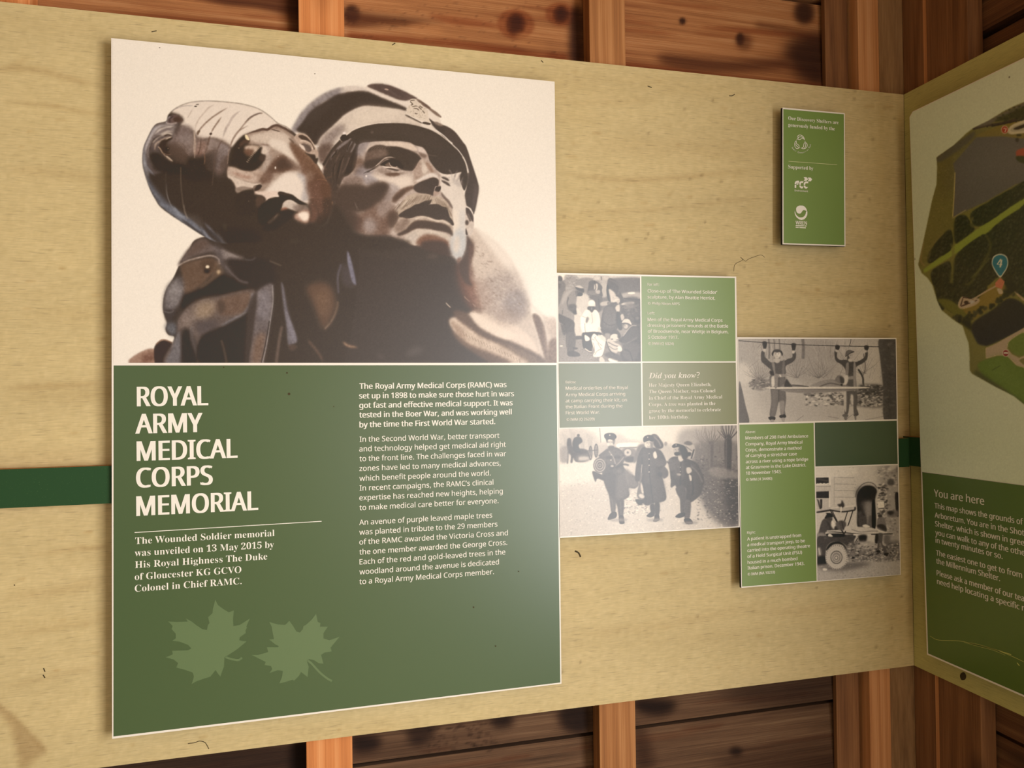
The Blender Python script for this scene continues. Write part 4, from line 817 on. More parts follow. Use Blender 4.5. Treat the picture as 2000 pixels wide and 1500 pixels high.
    P([(1080,400),(1190,430),(1180,480),(1100,490),(1070,450)], G(100), 6); P([(960,320),(1060,320),(1080,480),(1060,640),(980,660),(960,480)], G(96), 14, .9); P([(1040,640),(1150,620),(1180,820),(1070,860)], G(94), 14, .9); N([(1015,330),(1020,560),(1040,760),(1060,880)], 8, G(60), 3); N([(940,400),(950,640),(985,880)], 12, G(66), 5)
    for y in (355, 415, 480, 550): O(1015, y, 7, 7, G(190), 2)
    P([(1060,345),(1085,335),(1100,390),(1080,410),(1060,390)], G(206), 3); N([(940,470),(930,590)], 8, G(190), 3); P([(1160,490),(1210,530),(1215,590),(1170,620),(1140,580)], G(96), 4); P([(1110,560),(1150,560),(1145,600),(1115,590)], G(70), 4)
    P([(930,560),(945,580),(925,690),(940,780),(970,800),(950,840),(900,830),(885,780),(905,690)], G(116), 4); O(935,805,32,22,G(196),4,1,.5); P([(870,840),(960,850),(940,890),(900,895)], G(70), 4)
    P([(1025,900),(1070,890),(1075,980),(1040,990)], G(78), 4); P([(1075,880),(1125,880),(1120,1000),(1080,1010)], G(82), 4); boots(([(1030,975),(1070,975),(1070,1010),(1030,1030),(988,1018),(1000,1000)],[(1075,1005),(1115,1000),(1125,1055),(1090,1075),(1055,1070),(1070,1040)]))
    O(1012,255,44,58,G(206),3); P([(1030,220),(1060,230),(1050,310),(1030,300)], G(130), 6); O(995,245,8,4,G(112),3,.8); O(1028,243,8,4,G(108),3,.8); N([(994,276),(1012,282),(1031,273)], 5, G(140), 2.5, .8); P([(975,228),(1050,226),(1050,238),(975,240)], G(150), 5, .6); N([(1010,245),(1008,264)], 5, G(160), 2); P([(975,300),(1040,300),(1060,340),(1000,350)], G(90), 6)
    P([(955,190),(990,162),(1040,162),(1065,190),(1055,225),(1010,215),(960,235)], G(70), 2); N([(960,232),(1010,215),(1055,225)], 9, G(46), 2); O(1000,185,8,9,G(170),2)
    # ---- soldier C ----
    P([(1380,260),(1430,220),(1480,260),(1500,310),(1480,400),(1420,400),(1380,330)], G(176), 4); P([(1380,250),(1425,222),(1475,250),(1440,270)], G(110), 4); N([(1400,280),(1470,330)], 8, G(110), 3); N([(1490,310),(1460,410)], 14, G(66), 3); P([(1395,345),(1455,345),(1450,380),(1400,370)], G(60), 4)
    P([(1230,420),(1270,390),(1340,390),(1440,420),(1520,460),(1570,560),(1595,640),(1580,700),(1555,790),(1460,870),(1400,865),(1400,720),(1310,715),(1290,690),(1245,715),(1245,640),(1240,610),(1230,500)], G(82), 4)
    P([(1450,460),(1530,490),(1590,640),(1560,780),(1480,820),(1440,700),(1440,540)], G(92), 12, .9); N([(1460,490),(1530,560),(1580,660)], 12, G(130), 5, .8); N([(1450,560),(1480,700),(1470,800)], 12, G(60), 5); P([(1280,430),(1370,430),(1380,600),(1290,600)], G(104), 14, .8); N([(1350,440),(1345,700)], 10, G(62), 4)
    P([(1220,420),(1280,420),(1340,440),(1320,500),(1260,540),(1225,500)], G(104), 6); P([(1320,390),(1370,370),(1380,420),(1340,440)], G(196), 4); P([(1410,505),(1450,505),(1465,545),(1430,570),(1410,550)], G(190), 4); P([(1435,580),(1460,590),(1465,640),(1445,640)], G(196), 3); N([(1200,440),(1230,460)], 12, G(80), 4); O(1345,500,6,6,G(180),2); O(1345,545,6,6,G(180),2); P([(1310,565),(1350,570),(1345,590),(1312,585)], G(160), 4)
    P([(1300,715),(1400,715),(1395,980),(1350,980),(1340,840),(1310,780)], G(92), 4); P([(1395,860),(1455,870),(1440,1040),(1390,1050)], G(104), 4)
    for k in range(9): N([(1392, 880+18*k), (1450, 872+18*k)], 5, G(74), 2, .6)
    boots(([(1340,985),(1390,980),(1390,1015),(1340,1035),(1295,1028),(1300,1010)],[(1390,1045),(1440,1040),(1475,1075),(1470,1098),(1410,1100),(1385,1070)]), 66)
    O(1310,325,42,52,G(176),3); P([(1330,290),(1365,300),(1355,370),(1330,370)], G(100), 6); P([(1285,345),(1330,342),(1340,365),(1310,380),(1285,370)], G(60), 3); O(1295,315,8,4,G(100),3,.8); O(1323,313,7,4,G(96),3,.8); N([(1308,315),(1305,340)], 5, G(140), 2)
    P([(1258,275),(1290,252),(1340,258),(1385,275),(1400,300),(1370,300),(1330,285),(1270,295)], G(62), 2); O(1300,265,8,9,G(160),2); P([(1340,280),(1400,290),(1430,380),(1380,420),(1350,360)], G(72), 5)
    for x, y, w in ((640,1060,200),(1030,1060,180),(1400,1090,180)): P([(x-w*.2,y-10),(x+w*.6,y-20),(x+w*.7,y+6),(x,y+14)], G(150), 8, .7)
    c.contrast(1.36, 168); c.noise(3, .7); return c

def paint_bridge():
    """two soldiers on a rope bridge with a stretcher"""
    c = Canvas(1441, 661, 1752, 824, G(186), 1.3); P, N, O = c.poly, c.line, c.dot; c.frame(1430, 650, 5.882)
    P([(60,60),(1900,60),(1900,620),(60,620)], G(184), 10, sm=False); P([(60,60),(700,80),(760,500),(60,540)], G(172), 40); P([(700,100),(1160,100),(1200,540),(740,560)], G(160), 50, .8); P([(60,360),(220,380),(230,560),(80,600)], G(200), 20); P([(1450,160),(1720,180),(1740,620),(1500,600)], G(190), 30)
    rg = c.rng
    for k in range(150):
        x, y = rg.uniform(90, 1700), rg.uniform(160, 560); l = rg.uniform(50, 170); a = -1.57+rg.normal()*.45
        N([(x, y), (x+np.cos(a)*l*.5+rg.normal()*5, y+np.sin(a)*l*.5), (x+np.cos(a)*l, y+np.sin(a)*l)], 4, G(float(rg.choice([96,116,140,220]))), 1.5, .5, w2=2)
    for x0, y0, n in ((330,540,16),(1000,520,16),(740,520,10),(1500,470,8)):
        for k in range(n): a = -2.8+k*2.4/n; l = rg.uniform(140, 300); N([(x0+rg.normal()*20, y0), (x0+np.cos(a)*l*.6, y0+np.sin(a)*l*.5), (x0+np.cos(a)*l, y0+np.sin(a)*l)], 5, G(110), 1.5, .65, w2=2)
    for x, w in ((420,18),(480,12),(540,14),(815,26),(800,10)): N([(x, 70), (x+8, 180), (x+4, 300)], w, G(116), 4, .85)
    N([(1450,420),(1500,510),(1510,600),(1570,700)], 20, G(70), 3); N([(1500,500),(1530,400),(1510,240)], 10, G(110), 3); N([(1365,70),(1360,110),(1345,150)], 6, G(70), 1.5)
    P([(60,580),(400,600),(800,680),(1300,760),(1740,840),(1740,1040),(60,1040)], G(190), 14, sm=False); P([(300,640),(900,700),(1200,800),(900,960),(500,960),(300,800)], G(172), 50, .7); P([(700,740),(1260,800),(1300,1000),(700,1000)], G(176), 40, .8)
    P([(200,590),(320,520),(430,560),(420,620),(340,660),(240,640)], G(130), 12); speckle(c, 60, 200, 540, 430, 650, (76,96,170,200), (5,12), .6, 3)
    P([(820,690),(1000,690),(1270,720),(1450,640),(1500,600),(1740,620),(1740,850),(1400,840),(1150,800),(920,740)], G(126), 12); P([(920,700),(1260,720),(1270,790),(1100,790),(960,740)], G(196), 12); speckle(c, 220, 840, 690, 1720, 840, (50,66,90,160,205,225), (6,16), .6, 3); P([(1470,600),(1720,610),(1740,700),(1560,720),(1460,660)], G(84), 16, .8); speckle(c, 110, 1460, 600, 1730, 840, (50,60,190,215), (6,14), .6, 3)
    for q in ([(1100,960),(1230,985)],[(1300,1000),(1440,900)],[(1530,1000),(1740,960)],[(740,1010),(820,950)]): N(q, 5, G(110), 2, .7)
    P([(80,580),(110,640),(150,820),(195,1035),(80,1040)], G(104), 3); P([(1690,70),(1880,75),(1890,995),(1745,995),(1735,620),(1700,300)], G(96), 4); P([(1720,80),(1800,80),(1850,980),(1770,980)], G(82), 22, .7); speckle(c, 60, 1710, 90, 1870, 980, (70,84,120,130), (8,20), .5, 7)
    N([(70,90),(360,112),(720,135),(1180,150),(1450,155),(1690,160)], 8, G(76), 1.5)
    def man(q):
        for p, v, b in q: P(p, G(v), b)
    # left soldier
    man((([(335,220),(370,215),(375,270),(400,300),(450,340),(520,330),(600,320),(640,300),(690,280),(695,220),(730,225),(730,290),(690,340),(615,385),(610,480),(500,490),(450,430),(370,360),(335,320)],88,3),
         ([(440,490),(600,480),(610,640),(620,760),(605,880),(610,940),(560,940),(540,790),(505,920),(490,960),(430,950),(450,800),(440,640)],112,3),([(415,975),(450,960),(495,970),(490,1000),(440,1005)],60,2),([(545,950),(600,935),(620,960),(600,980),(550,975)],54,2),([(440,1000),(480,1000),(475,1030),(445,1030)],160,3),([(565,980),(605,978),(600,1020),(575,1020)],160,3)))
    P([(540,800),(600,790),(590,930),(560,930)], G(160), 6, .7); P([(460,660),(520,660),(500,900),(460,940)], G(126), 10, .8); N([(538,500),(535,790)], 6, G(76), 3)
    P([(500,340),(560,330),(600,400),(600,470),(510,470)], G(96), 8); P([(455,350),(485,350),(500,480),(520,620),(490,620),(480,480)], G(140), 4); P([(580,330),(605,320),(600,480),(575,470)], G(120), 4); P([(490,480),(610,475),(605,505),(495,510)], G(150), 3); N([(545,480),(560,505)], 14, G(220), 3); P([(430,440),(470,440),(480,490),(440,480)], G(70), 4); P([(450,520),(480,500),(490,600),(455,620)], G(206), 5)
    for x, y in ((374,140),(706,160)): P([(x-26,y-30),(x,y-42),(x+26,y-30),(x+22,y+16),(x+10,y+46),(x-12,y+46),(x-20,y+16)], G(66), 3); P([(x-16,y+46),(x+12,y+46),(x+10,y+76),(x-16,y+76)], G(196), 3)
    O(515,245,40,52,G(190),3); O(530,250,24,30,G(210),6); O(500,242,8,4,G(110),3,.8); O(532,242,8,4,G(110),3,.8); N([(504,268),(526,268)], 5, G(140), 2.5, .7); P([(485,300),(545,300),(540,340),(500,345)], G(186), 4); P([(455,240),(475,205),(515,192),(560,202),(582,240),(572,268),(555,225),(515,212),(480,225),(468,268)], G(66), 2); O(515,208,44,18,G(84),3)
    # right soldier
    man((([(1175,220),(1205,215),(1205,280),(1240,310),(1310,310),(1390,330),(1440,330),(1520,280),(1530,220),(1558,225),(1550,300),(1500,350),(1420,400),(1415,500),(1320,500),(1300,420),(1250,360),(1190,320)],84,3),
         ([(1310,500),(1410,495),(1430,640),(1440,760),(1430,860),(1450,930),(1400,930),(1390,780),(1365,700),(1350,800),(1330,930),(1290,920),(1300,760),(1295,620)],98,3),([(1265,945),(1300,930),(1335,945),(1320,970),(1280,965)],110,2),([(1395,940),(1445,925),(1450,945),(1410,960)],90,2),([(1285,970),(1320,965),(1315,1000),(1295,1000)],120,3),([(1405,960),(1425,955),(1425,1000),(1412,1000)],120,3)))
    P([(1280,640),(1310,660),(1310,900),(1285,860)], G(190), 5); P([(1360,720),(1390,720),(1390,820),(1370,820)], G(196), 6); P([(1310,360),(1340,350),(1330,500),(1305,480)], G(140), 4); P([(1395,350),(1420,380),(1420,640),(1395,640)], G(150), 4); P([(1330,505),(1410,500),(1405,530),(1335,535)], G(150), 3)
    P([(1290,500),(1330,490),(1330,560),(1290,620),(1270,580)], G(200), 5)
    for x, y in ((1212,170),(1545,175)): P([(x-28,y-20),(x,y-32),(x+24,y-16),(x+18,y+16),(x+2,y+30),(x-20,y+24)], G(70), 3); P([(x-24,y+24),(x,y+28),(x-2,y+50),(x-24,y+48)], G(190), 3)
    O(1352,260,36,42,G(180),3); P([(1330,250),(1350,300),(1320,310)], G(80), 4); O(1360,258,6,4,G(105),3,.8); O(1380,256,5,4,G(105),3,.8); P([(1300,270),(1310,215),(1350,195),(1400,215),(1395,225),(1340,245)], G(112), 2); N([(1300,275),(1350,240),(1402,214)], 7, G(60), 2); P([(1335,300),(1370,300),(1380,330),(1340,330)], G(196), 4)
    # stretcher and casualty
    P([(600,580),(625,530),(690,600),(800,610),(900,620),(980,570),(1100,540),(1180,545),(1260,590),(1340,610),(1330,640),(620,640)], G(130), 4); P([(900,625),(980,570),(1100,540),(1200,560),(1250,600),(1240,630)], G(150), 6); N([(1000,620),(1120,580),(1240,600)], 12, G(100), 4); N([(690,600),(800,610),(880,620)], 12, G(80), 3); P([(600,590),(625,532),(660,580),(690,620),(610,625)], G(76), 4)
    P([(1180,540),(1215,490),(1260,495),(1285,530),(1280,575),(1240,580),(1200,560)], G(126), 4); P([(1240,500),(1285,530),(1280,580),(1245,570)], G(82), 5); P([(1240,600),(1265,585),(1265,610)], G(40), 3)
    P([(450,625),(1470,620),(1470,640),(700,655),(460,645)], G(210), 2); P([(600,650),(1420,645),(1300,672),(900,690),(680,685)], G(140), 4); N([(460,648),(1440,648)], 6, G(110), 2); P([(500,480),(525,500),(515,625),(490,625)], G(140), 4)
    c.contrast(1.14); c.noise(3, .7); return c

def paint_jeep():
    """stretcher jeep outside a shelled building"""
    c = Canvas(1592, 906, 1762, 1136, G(206), 1.4); P, N, O = c.poly, c.line, c.dot; c.frame(1580, 890, 5.768); rg = c.rng
    P([(70,120),(1020,90),(1020,980),(70,980)], G(204), 8, sm=False); P([(70,120),(500,110),(500,230),(70,240)], G(216), 14); P([(780,110),(1020,95),(1020,980),(820,980),(800,400)], G(170), 30); P([(860,120),(1010,100),(1010,200),(900,200)], G(150), 16); P([(920,110),(1000,100),(950,160),(870,190)], G(196), 8)
    for y in (245, 318, 392, 466): N([(285, y), (510, y+4)], 5, G(140), 2, .8)
    N([(285,240),(285,560)], 8, G(180), 3)
    speckle(c, 160, 760, 120, 1010, 900, (90,110,140,220,230), (4,14), .55, 4); speckle(c, 90, 780, 320, 880, 660, (60,80,100,226), (6,14), .7, 3); speckle(c, 50, 280, 130, 760, 560, (150,226), (3,8), .5, 2)
    P([(880,300),(920,262),(960,280),(950,330),(900,330)], G(100), 8); P([(970,435),(1010,435),(1015,660),(985,665)], G(70), 4); P([(880,630),(1000,620),(1000,680),(900,690)], G(130), 8); P([(880,640),(920,620),(960,640),(920,670)], G(70), 8)
    P([(770,518),(845,515),(848,590),(778,596)], G(232), 3, sm=False); N([(780,598),(848,592)], 8, G(80), 3)
    # windows
    P([(75,232),(245,232),(245,330),(75,340)], G(226), 3, sm=False); P([(78,248),(222,246),(224,322),(78,316)], G(58), 3, sm=False); N([(90,262),(215,285)], 18, G(110), 5, .6)
    for k in range(10): O(100+13*k, 318+4*np.sin(k*2), 9, 7, G(226), 2)
    P([(75,335),(245,335),(245,400),(80,400)], G(196), 4, sm=False); N([(80,345),(245,345)], 6, G(150), 2); P([(82,405),(228,400),(228,480),(82,480)], G(58), 3, sm=False); P([(84,480),(228,480),(222,600),(90,605)], G(196), 3, sm=False); P([(88,482),(110,500),(140,600),(120,602)], G(76), 4, sm=False); P([(125,490),(150,490),(148,590),(130,596)], G(60), 3, sm=False); N([(232,400),(232,580)], 12, G(226), 3)
    # arch
    P([(510,470),(540,380),(590,320),(660,296),(720,310),(770,360),(790,420),(770,480),(760,620),(760,830),(540,830),(530,620)], G(206), 4); N([(520,470),(545,390),(600,325),(670,300),(730,318),(765,362)], 10, G(120), 3)
    P([(534,500),(548,420),(600,355),(660,335),(730,350),(765,400),(745,500),(745,820),(560,820),(545,640)], G(58), 5); P([(600,520),(700,500),(720,540),(715,820),(640,800),(620,640)], G(128), 22, .9); P([(540,380),(680,340),(760,400),(700,500),(560,480)], G(50), 22, .7); P([(640,540),(710,540),(710,700),(650,760)], G(150), 16, .8); P([(672,690),(715,690),(712,810),(672,800)], G(110), 6); P([(712,530),(742,530),(745,815),(712,810)], G(34), 4); P([(550,640),(610,630),(640,700),(630,800),(560,800)], G(70), 10); O(575,655,24,30,G(90),6); P([(560,690),(640,690),(630,800),(570,790)], G(90), 8)
    # canopy
    P([(85,625),(240,585),(380,590),(520,560),(525,600),(430,625),(240,622),(90,645)], G(190), 4); P([(85,632),(230,608),(240,622),(100,645)], G(60), 3); N([(230,612),(380,632),(520,612)], 14, G(50), 3); N([(240,592),(520,565)], 12, G(220), 3); O(520,595,10,20,G(70),3)
    P([(320,550),(360,540),(370,500),(400,560),(380,585),(350,580)], G(70), 6); P([(355,580),(370,580),(365,640),(355,640)], G(226), 3)
    for q, w in (([(245,622),(310,740),(390,880)],12),([(262,622),(330,760),(400,890)],9),([(435,628),(400,740)],10),([(495,620),(450,760),(400,880)],11)): N(q, w, G(56), 1.5)
    # driver side man
    P([(175,705),(200,660),(190,645),(250,650),(270,690),(240,700),(200,712)], G(48), 3); P([(200,700),(260,700),(258,740),(230,770),(195,750)], G(84), 4); P([(150,730),(200,715),(260,760),(300,830),(290,860),(190,860),(180,910),(95,940),(110,860)], G(92), 4); N([(200,740),(240,800),(230,860)], 18, G(70), 6); P([(260,730),(300,780),(290,830),(250,790)], G(226), 6); P([(95,880),(180,880),(170,990),(90,990)], G(150), 8)
    P([(290,800),(340,780),(330,840),(290,840)], G(70), 5); P([(300,760),(350,735),(410,745),(415,800),(390,840),(330,830)], G(110), 6); P([(340,740),(400,740),(410,800),(360,820)], G(96), 8); N([(370,740),(390,830)], 8, G(60), 3)
    # stretcher + casualty
    P([(410,800),(460,790),(540,800),(700,810),(770,830),(815,785),(850,800),(880,860),(860,880),(640,880),(420,850)], G(204), 4); N([(480,830),(580,860),(700,850),(780,850)], 10, G(150), 4); P([(600,790),(640,775),(690,800),(640,810)], G(226), 4); P([(770,835),(815,788),(855,810),(870,860)], G(226), 4); N([(200,852),(420,870),(640,885),(940,880)], 10, G(56), 2); N([(200,850),(330,845)], 14, G(206), 3)
    # jeep body
    P([(95,930),(170,905),(260,905),(400,890),(520,895),(525,1000),(520,1100),(440,1110),(430,1030),(350,970),(250,975),(195,1040),(180,1150),(95,1160)], G(84), 4); P([(200,880),(380,880),(400,910),(230,915)], G(40), 4); P([(215,890),(240,880),(270,910),(220,910)], G(226), 3); P([(190,1060),(240,985),(340,965),(420,1030),(430,1110),(380,1010),(280,1000),(220,1060)], G(42), 6); O(466,1020,20,22,G(130),4); O(466,1020,12,14,G(70),3); O(186,932,14,14,G(100),4); P([(95,1040),(130,1040),(140,1120),(100,1130)], G(150), 8); N([(110,1040),(125,1120)], 10, G(220), 4)
    P([(95,1150),(190,1140),(210,1260),(100,1270)], G(44), 12); P([(490,1080),(540,1070),(535,1130),(500,1140)], G(50), 5); N([(420,1120),(490,1130)], 10, G(150), 3)
    N([(560,900),(520,960),(525,1060)], 26, G(196), 4); N([(548,930),(520,980)], 8, G(50), 2); N([(550,960),(520,1010)], 8, G(50), 2); N([(500,890),(700,890)], 18, G(216), 3); P([(560,900),(650,895),(640,970),(600,980),(565,960)], G(50), 8); N([(740,900),(560,1045)], 12, G(206), 3); N([(540,1040),(740,1020)], 10, G(200), 4); N([(530,1050),(620,960)], 8, G(60), 3)
    # rubble ground
    P([(440,1000),(620,960),(760,1000),(1020,960),(1020,1200),(700,1200),(440,1160)], G(130), 16); P([(560,980),(760,980),(780,1040),(560,1050)], G(180), 10); speckle(c, 340, 440, 980, 1020, 1210, (50,70,90,170,196,216), (4,13), .65, 2)
    P([(70,1240),(460,1200),(1030,1180),(1040,1420),(70,1430)], G(178), 14, sm=False); P([(120,1260),(460,1200),(700,1220),(420,1290),(200,1290)], G(104), 18, .8); speckle(c, 160, 90, 1240, 1030, 1400, (140,150,200,210), (3,9), .5, 2); O(180,1282,26,15,G(216),4)
    # wheel
    O(310,1145,126,142,G(196),3); O(310,1145,66,74,G(60),4); O(310,1145,60,66,G(200),3); O(310,1145,50,56,G(150),4); O(308,1150,30,34,G(210),3); O(308,1150,22,25,G(90),3); O(308,1150,15,17,G(200),3)
    for k in range(34):
        a = k*2*np.pi/34; N([(310+112*np.cos(a), 1145+126*np.sin(a)), (310+126*np.cos(a), 1145+142*np.sin(a))], 8, G(120), 2, .8)
    N([(200,1215),(260,1270),(340,1280),(410,1230)], 14, G(120), 5, .6)
    # man at the right
    P([(780,700),(830,690),(860,740),(875,850),(840,850),(770,820),(765,750)], G(130), 4); O(800,680,22,18,G(120),3); P([(780,668),(818,668),(822,690),(785,690)], G(76), 3); P([(770,800),(800,770),(860,790),(870,850)], G(70), 6); P([(775,880),(830,880),(830,970),(870,1040),(880,1100),(850,1110),(830,1040),(800,980),(790,1060),(770,1070),(775,960)], G(100), 4); P([(760,1070),(800,1065),(800,1090),(765,1090)], G(56), 3); P([(850,1100),(885,1100),(885,1130),(850,1120)], G(56), 3); P([(750,890),(780,890),(775,980),(745,980)], G(56), 5); P([(830,960),(870,1000),(860,1020),(830,1000)], G(190), 4)
    N([(860,880),(945,880)], 8, G(60), 2); P([(850,900),(910,900),(910,990),(850,990)], G(120), 10)
    c.contrast(1.14); c.noise(3, .7); return c

def paint_map():
    """aerial view of the grounds with markers"""
    W = (230, 236, 208); c = Canvas(1776, 110, 2012, 945, W, 1.0); P, N, O = c.poly, c.line, c.dot; rg = c.rng
    c.frame(1740, 60, 3.0)
    land = [(820,400),(780,418),(730,438),(660,472),(570,528),(480,572),(440,602),(370,670),(268,742),(272,800),(268,900),(240,1000),(215,1120),(185,1260),(160,1370),(180,1420),(215,1450),(243,1490),(270,1580),(300,1640),(360,1690),(420,1730),(436,1780),(455,1830),(460,1890),(462,1990),(475,2010),(620,2090),(720,2140),(820,2220)]
    P(land, (108,104,54), 2, sm=False); M = c.mask(land, 1.5, False); c.clip = M
    P([(268,742),(370,670),(480,590),(560,600),(400,720),(370,760),(370,1100),(360,1200),(280,1280),(200,1360),(160,1370),(240,1000)], (104,98,52), 3); P([(280,780),(360,760),(365,900),(300,1000)], (96,88,48), 14, .8); speckle2(c, 500, 200, 600, 480, 1360, [(84,80,40),(120,116,62),(96,96,46),(132,120,72)], 4, 2)
    P([(268,742),(440,620),(490,590),(470,640),(340,740),(280,770)], (78,74,66), 5, .9); P([(600,570),(800,500),(820,640),(620,625),(500,620)], (118,104,46), 4); N([(480,575),(560,555),(640,545),(800,500)], 16, (58,46,44), 1.5); N([(590,560),(800,515)], 8, (40,34,32), 1)
    for k in range(8): N([(560+34*k, 552-5*k), (566+34*k, 566-6*k)], 9, (40,34,32), 1)
    P([(500,560),(620,500),(760,430),(820,420),(820,450),(640,520),(560,555)], (96,90,80), 4); P([(620,520),(800,440),(820,490),(640,530)], (52,54,34), 5); speckle2(c, 60, 620, 440, 810, 530, [(34,40,24),(70,74,40)], 7, 2)
    # lake
    P([(500,625),(640,618),(840,640),(850,880),(730,900),(560,1000),(462,1045),(365,1095),(375,830),(365,780)], (88,84,84), 3, sm=False); P([(520,640),(830,660),(830,800),(560,900),(400,950),(400,760)], (98,94,94), 60, .7); N([(376,830),(370,960),(362,1090)], 5, (176,160,104), 1.5); N([(440,1050),(360,1098)], 5, (150,140,96), 2); P([(735,705),(800,690),(800,760),(750,760)], (150,72,56), 3); P([(735,735),(800,740),(800,780),(745,765)], (56,58,40), 3)
    # ride (green strip)
    P([(190,1400),(240,1360),(370,1260),(480,1180),(560,1120),(660,1060),(760,985),(840,950),(840,1000),(700,1100),(580,1180),(480,1240),(360,1320),(230,1400),(195,1420)], (128,140,58), 3, sm=False)
    woods = ([(470,1070),(560,1010),(700,930),(790,880),(840,890),(840,940),(700,1030),(600,1100),(520,1145),(480,1130)],[(375,1110),(430,1080),(470,1130),(490,1165),(420,1220),(375,1240)],[(225,1300),(300,1200),(350,1170),(358,1270),(280,1330),(220,1362)],
        [(370,1340),(430,1270),(530,1200),(560,1190),(640,1120),(760,1040),(850,980),(850,1520),(700,1520),(640,1440),(560,1500),(470,1560),(370,1440)],[(235,1420),(300,1370),(350,1360),(355,1500),(300,1640),(260,1520)],[(330,1420),(470,1440),(560,1500),(560,1560),(440,1660),(340,1640),(300,1560)])
    for q in woods:
        P(q, (44,46,30), 4); P_ = c.pts(q); lo, hi = np.asarray(q).min(0), np.asarray(q).max(0); m2 = c.mask(q, 2); c.clip = M*m2
        for k in range(int((hi[0]-lo[0])*(hi[1]-lo[1])/170)):
            x, y = rg.uniform(lo[0], hi[0]), rg.uniform(lo[1], hi[1]); r = rg.uniform(5, 10)
            O(x+3, y+4, r, r*1.15, (24,28,18), 3, .8); O(x, y, r*.8, r, [(60,62,44),(52,58,38),(72,72,56)][k % 3], 3, .75)
        c.clip = M
    N([(360,1250),(365,1330),(355,1480)], 16, (112,108,56), 5, .8); N([(480,1090),(470,1140),(520,1160)], 10, (120,112,66), 4, .7); N([(560,1200),(580,1280),(480,1460),(430,1490)], 12, (98,96,48), 5, .6); N([(580,1330),(520,1400),(470,1450)], 8, (108,108,56), 4, .6)
    c.frame(1760, 440, 4.167)
    N([(180,140),(160,280),(190,330)], 10, (146,120,84), 5, .7); N([(350,60),(260,160),(220,280)], 10, (126,112,70), 5, .6)
    P([(440,700),(600,620),(760,470),(880,520),(900,560),(700,690),(600,760),(520,780)], (124,106,50), 5); P([(300,600),(420,620),(560,760),(560,860),(440,740),(340,660)], (96,96,42), 6)
    N([(590,600),(680,545),(780,490)], 12, (196,170,140), 1.5); N([(905,520),(1000,610)], 14, (186,162,134), 2)
    P([(500,580),(560,600),(600,590),(640,610),(600,650),(500,680),(465,660),(470,620)], (206,184,158), 3); N([(485,655),(505,585),(620,610),(485,660)], 12, (56,36,34), 2, sm=False); O(530,628,20,16,(52,36,34),3); P([(560,610),(600,620),(570,640)], (214,206,200), 3)
    # pond
    P([(565,850),(600,780),(740,690),(880,595),(1010,660),(1010,820),(860,910),(700,980),(630,975),(600,930)], (36,36,38), 6)
    for q in ([(440,740),(520,770),(620,720),(740,640),(860,560),(930,520)],):
        for k in range(90):
            t = rg.uniform(0, 1)*5; i = min(4, int(t)); f = t-i; x = q[i][0]+(q[i+1][0]-q[i][0])*f+rg.normal()*14; y = q[i][1]+(q[i+1][1]-q[i][1])*f+rg.normal()*14; O(x, y, 13, 15, [(30,34,22),(46,50,32),(60,60,42)][k % 3], 4, .85)
    P([(480,780),(560,780),(570,850),(520,820)], (34,36,24), 8); P([(560,850),(620,960),(690,990),(690,1080),(620,1120),(600,1190),(590,1060)], (112,108,56), 8)
    P([(840,560),(870,440),(920,480),(960,520),(880,560)], (34,36,24), 14, .9)
    P([(688,1000),(780,960),(920,880),(1010,830),(1010,890),(900,940),(860,1000),(900,1050),(960,1080),(1010,1060),(1010,1170),(940,1140),(860,1060),(780,1060),(690,1085)], (200,178,152), 3, sm=False)
    P([(625,1130),(740,1080),(850,1065),(930,1140),(1020,1190),(1020,1480),(820,1320),(680,1240)], (92,112,42), 5); P([(680,1130),(840,1080),(900,1200),(1000,1300),(1000,1400),(800,1260)], (98,118,48), 30, .7); P([(870,960),(940,900),(1010,880),(1010,1040),(950,1060),(890,1020)], (96,112,46), 4); P([(960,1100),(1010,1080),(1010,1140)], (110,104,60), 3)
    N([(600,1190),(700,1260),(860,1370),(1000,1470)], 40, (66,70,36), 10, .8); N([(740,1180),(810,1140)], 5, (60,72,28), 2)
    c.clip = None; c.frame(1760, 440, 4.167)
    c.a[:] = np.where((c.a.max(2) < 180)[..., None], (c.a-60)*1.22+76, c.a); c.plain = c.a.copy()
    # pin 4
    P([(806,425),(770,385),(742,330),(738,290),(755,250),(806,232),(855,250),(872,300),(862,350),(838,390)], (226,226,210), 1.5); P([(806,412),(775,375),(748,325),(746,292),(762,258),(806,241),(850,258),(864,300),(855,346),(832,382)], (46,132,158), 1.5)
    P([(806,425),(843,458),(820,520),(768,500),(766,468)], (218,132,102), 1.5, sm=False); P([(780,515),(815,520),(830,550),(800,560)], (210,190,160), 2)
    N([(812,275),(782,318),(822,320)], 12, (240,234,214), 1, sm=False); N([(818,280),(806,342)], 14, (240,234,214), 1)
    # no entry sign
    O(852,1040,28,30,(232,222,200),1.5); O(852,1040,23,25,(150,36,34),1.5); P([(834,1034),(872,1034),(872,1046),(834,1046)], (240,234,220), 1, sm=False)
    # marker 7 with oval picture
    c.frame(1740, 60, 3.0)
    P([(684,590),(700,560),(740,538),(800,525),(800,590),(740,604),(700,606)], (226,214,186), 2); P([(700,586),(720,562),(790,540),(790,580),(730,592)], (196,186,160), 2); P([(720,572),(790,545),(790,562),(740,580)], (60,50,44), 2); O(667,580,21,24,(230,220,196),1.5); O(667,580,18,21,(190,72,54),1.5); N([(660,572),(676,574),(668,594)], 5, (240,230,214), .8, sm=False)
    O(750,612,16,7,(70,66,44),2); O(740,640,10,14,(40,36,30),3,.6)
    O(138,1338,5,5,(96,86,66),1); O(138,1338,3,3,(200,190,160),1); O(694,272,4,5,(90,80,60),1)
    c.noise(2.5, .7); return c

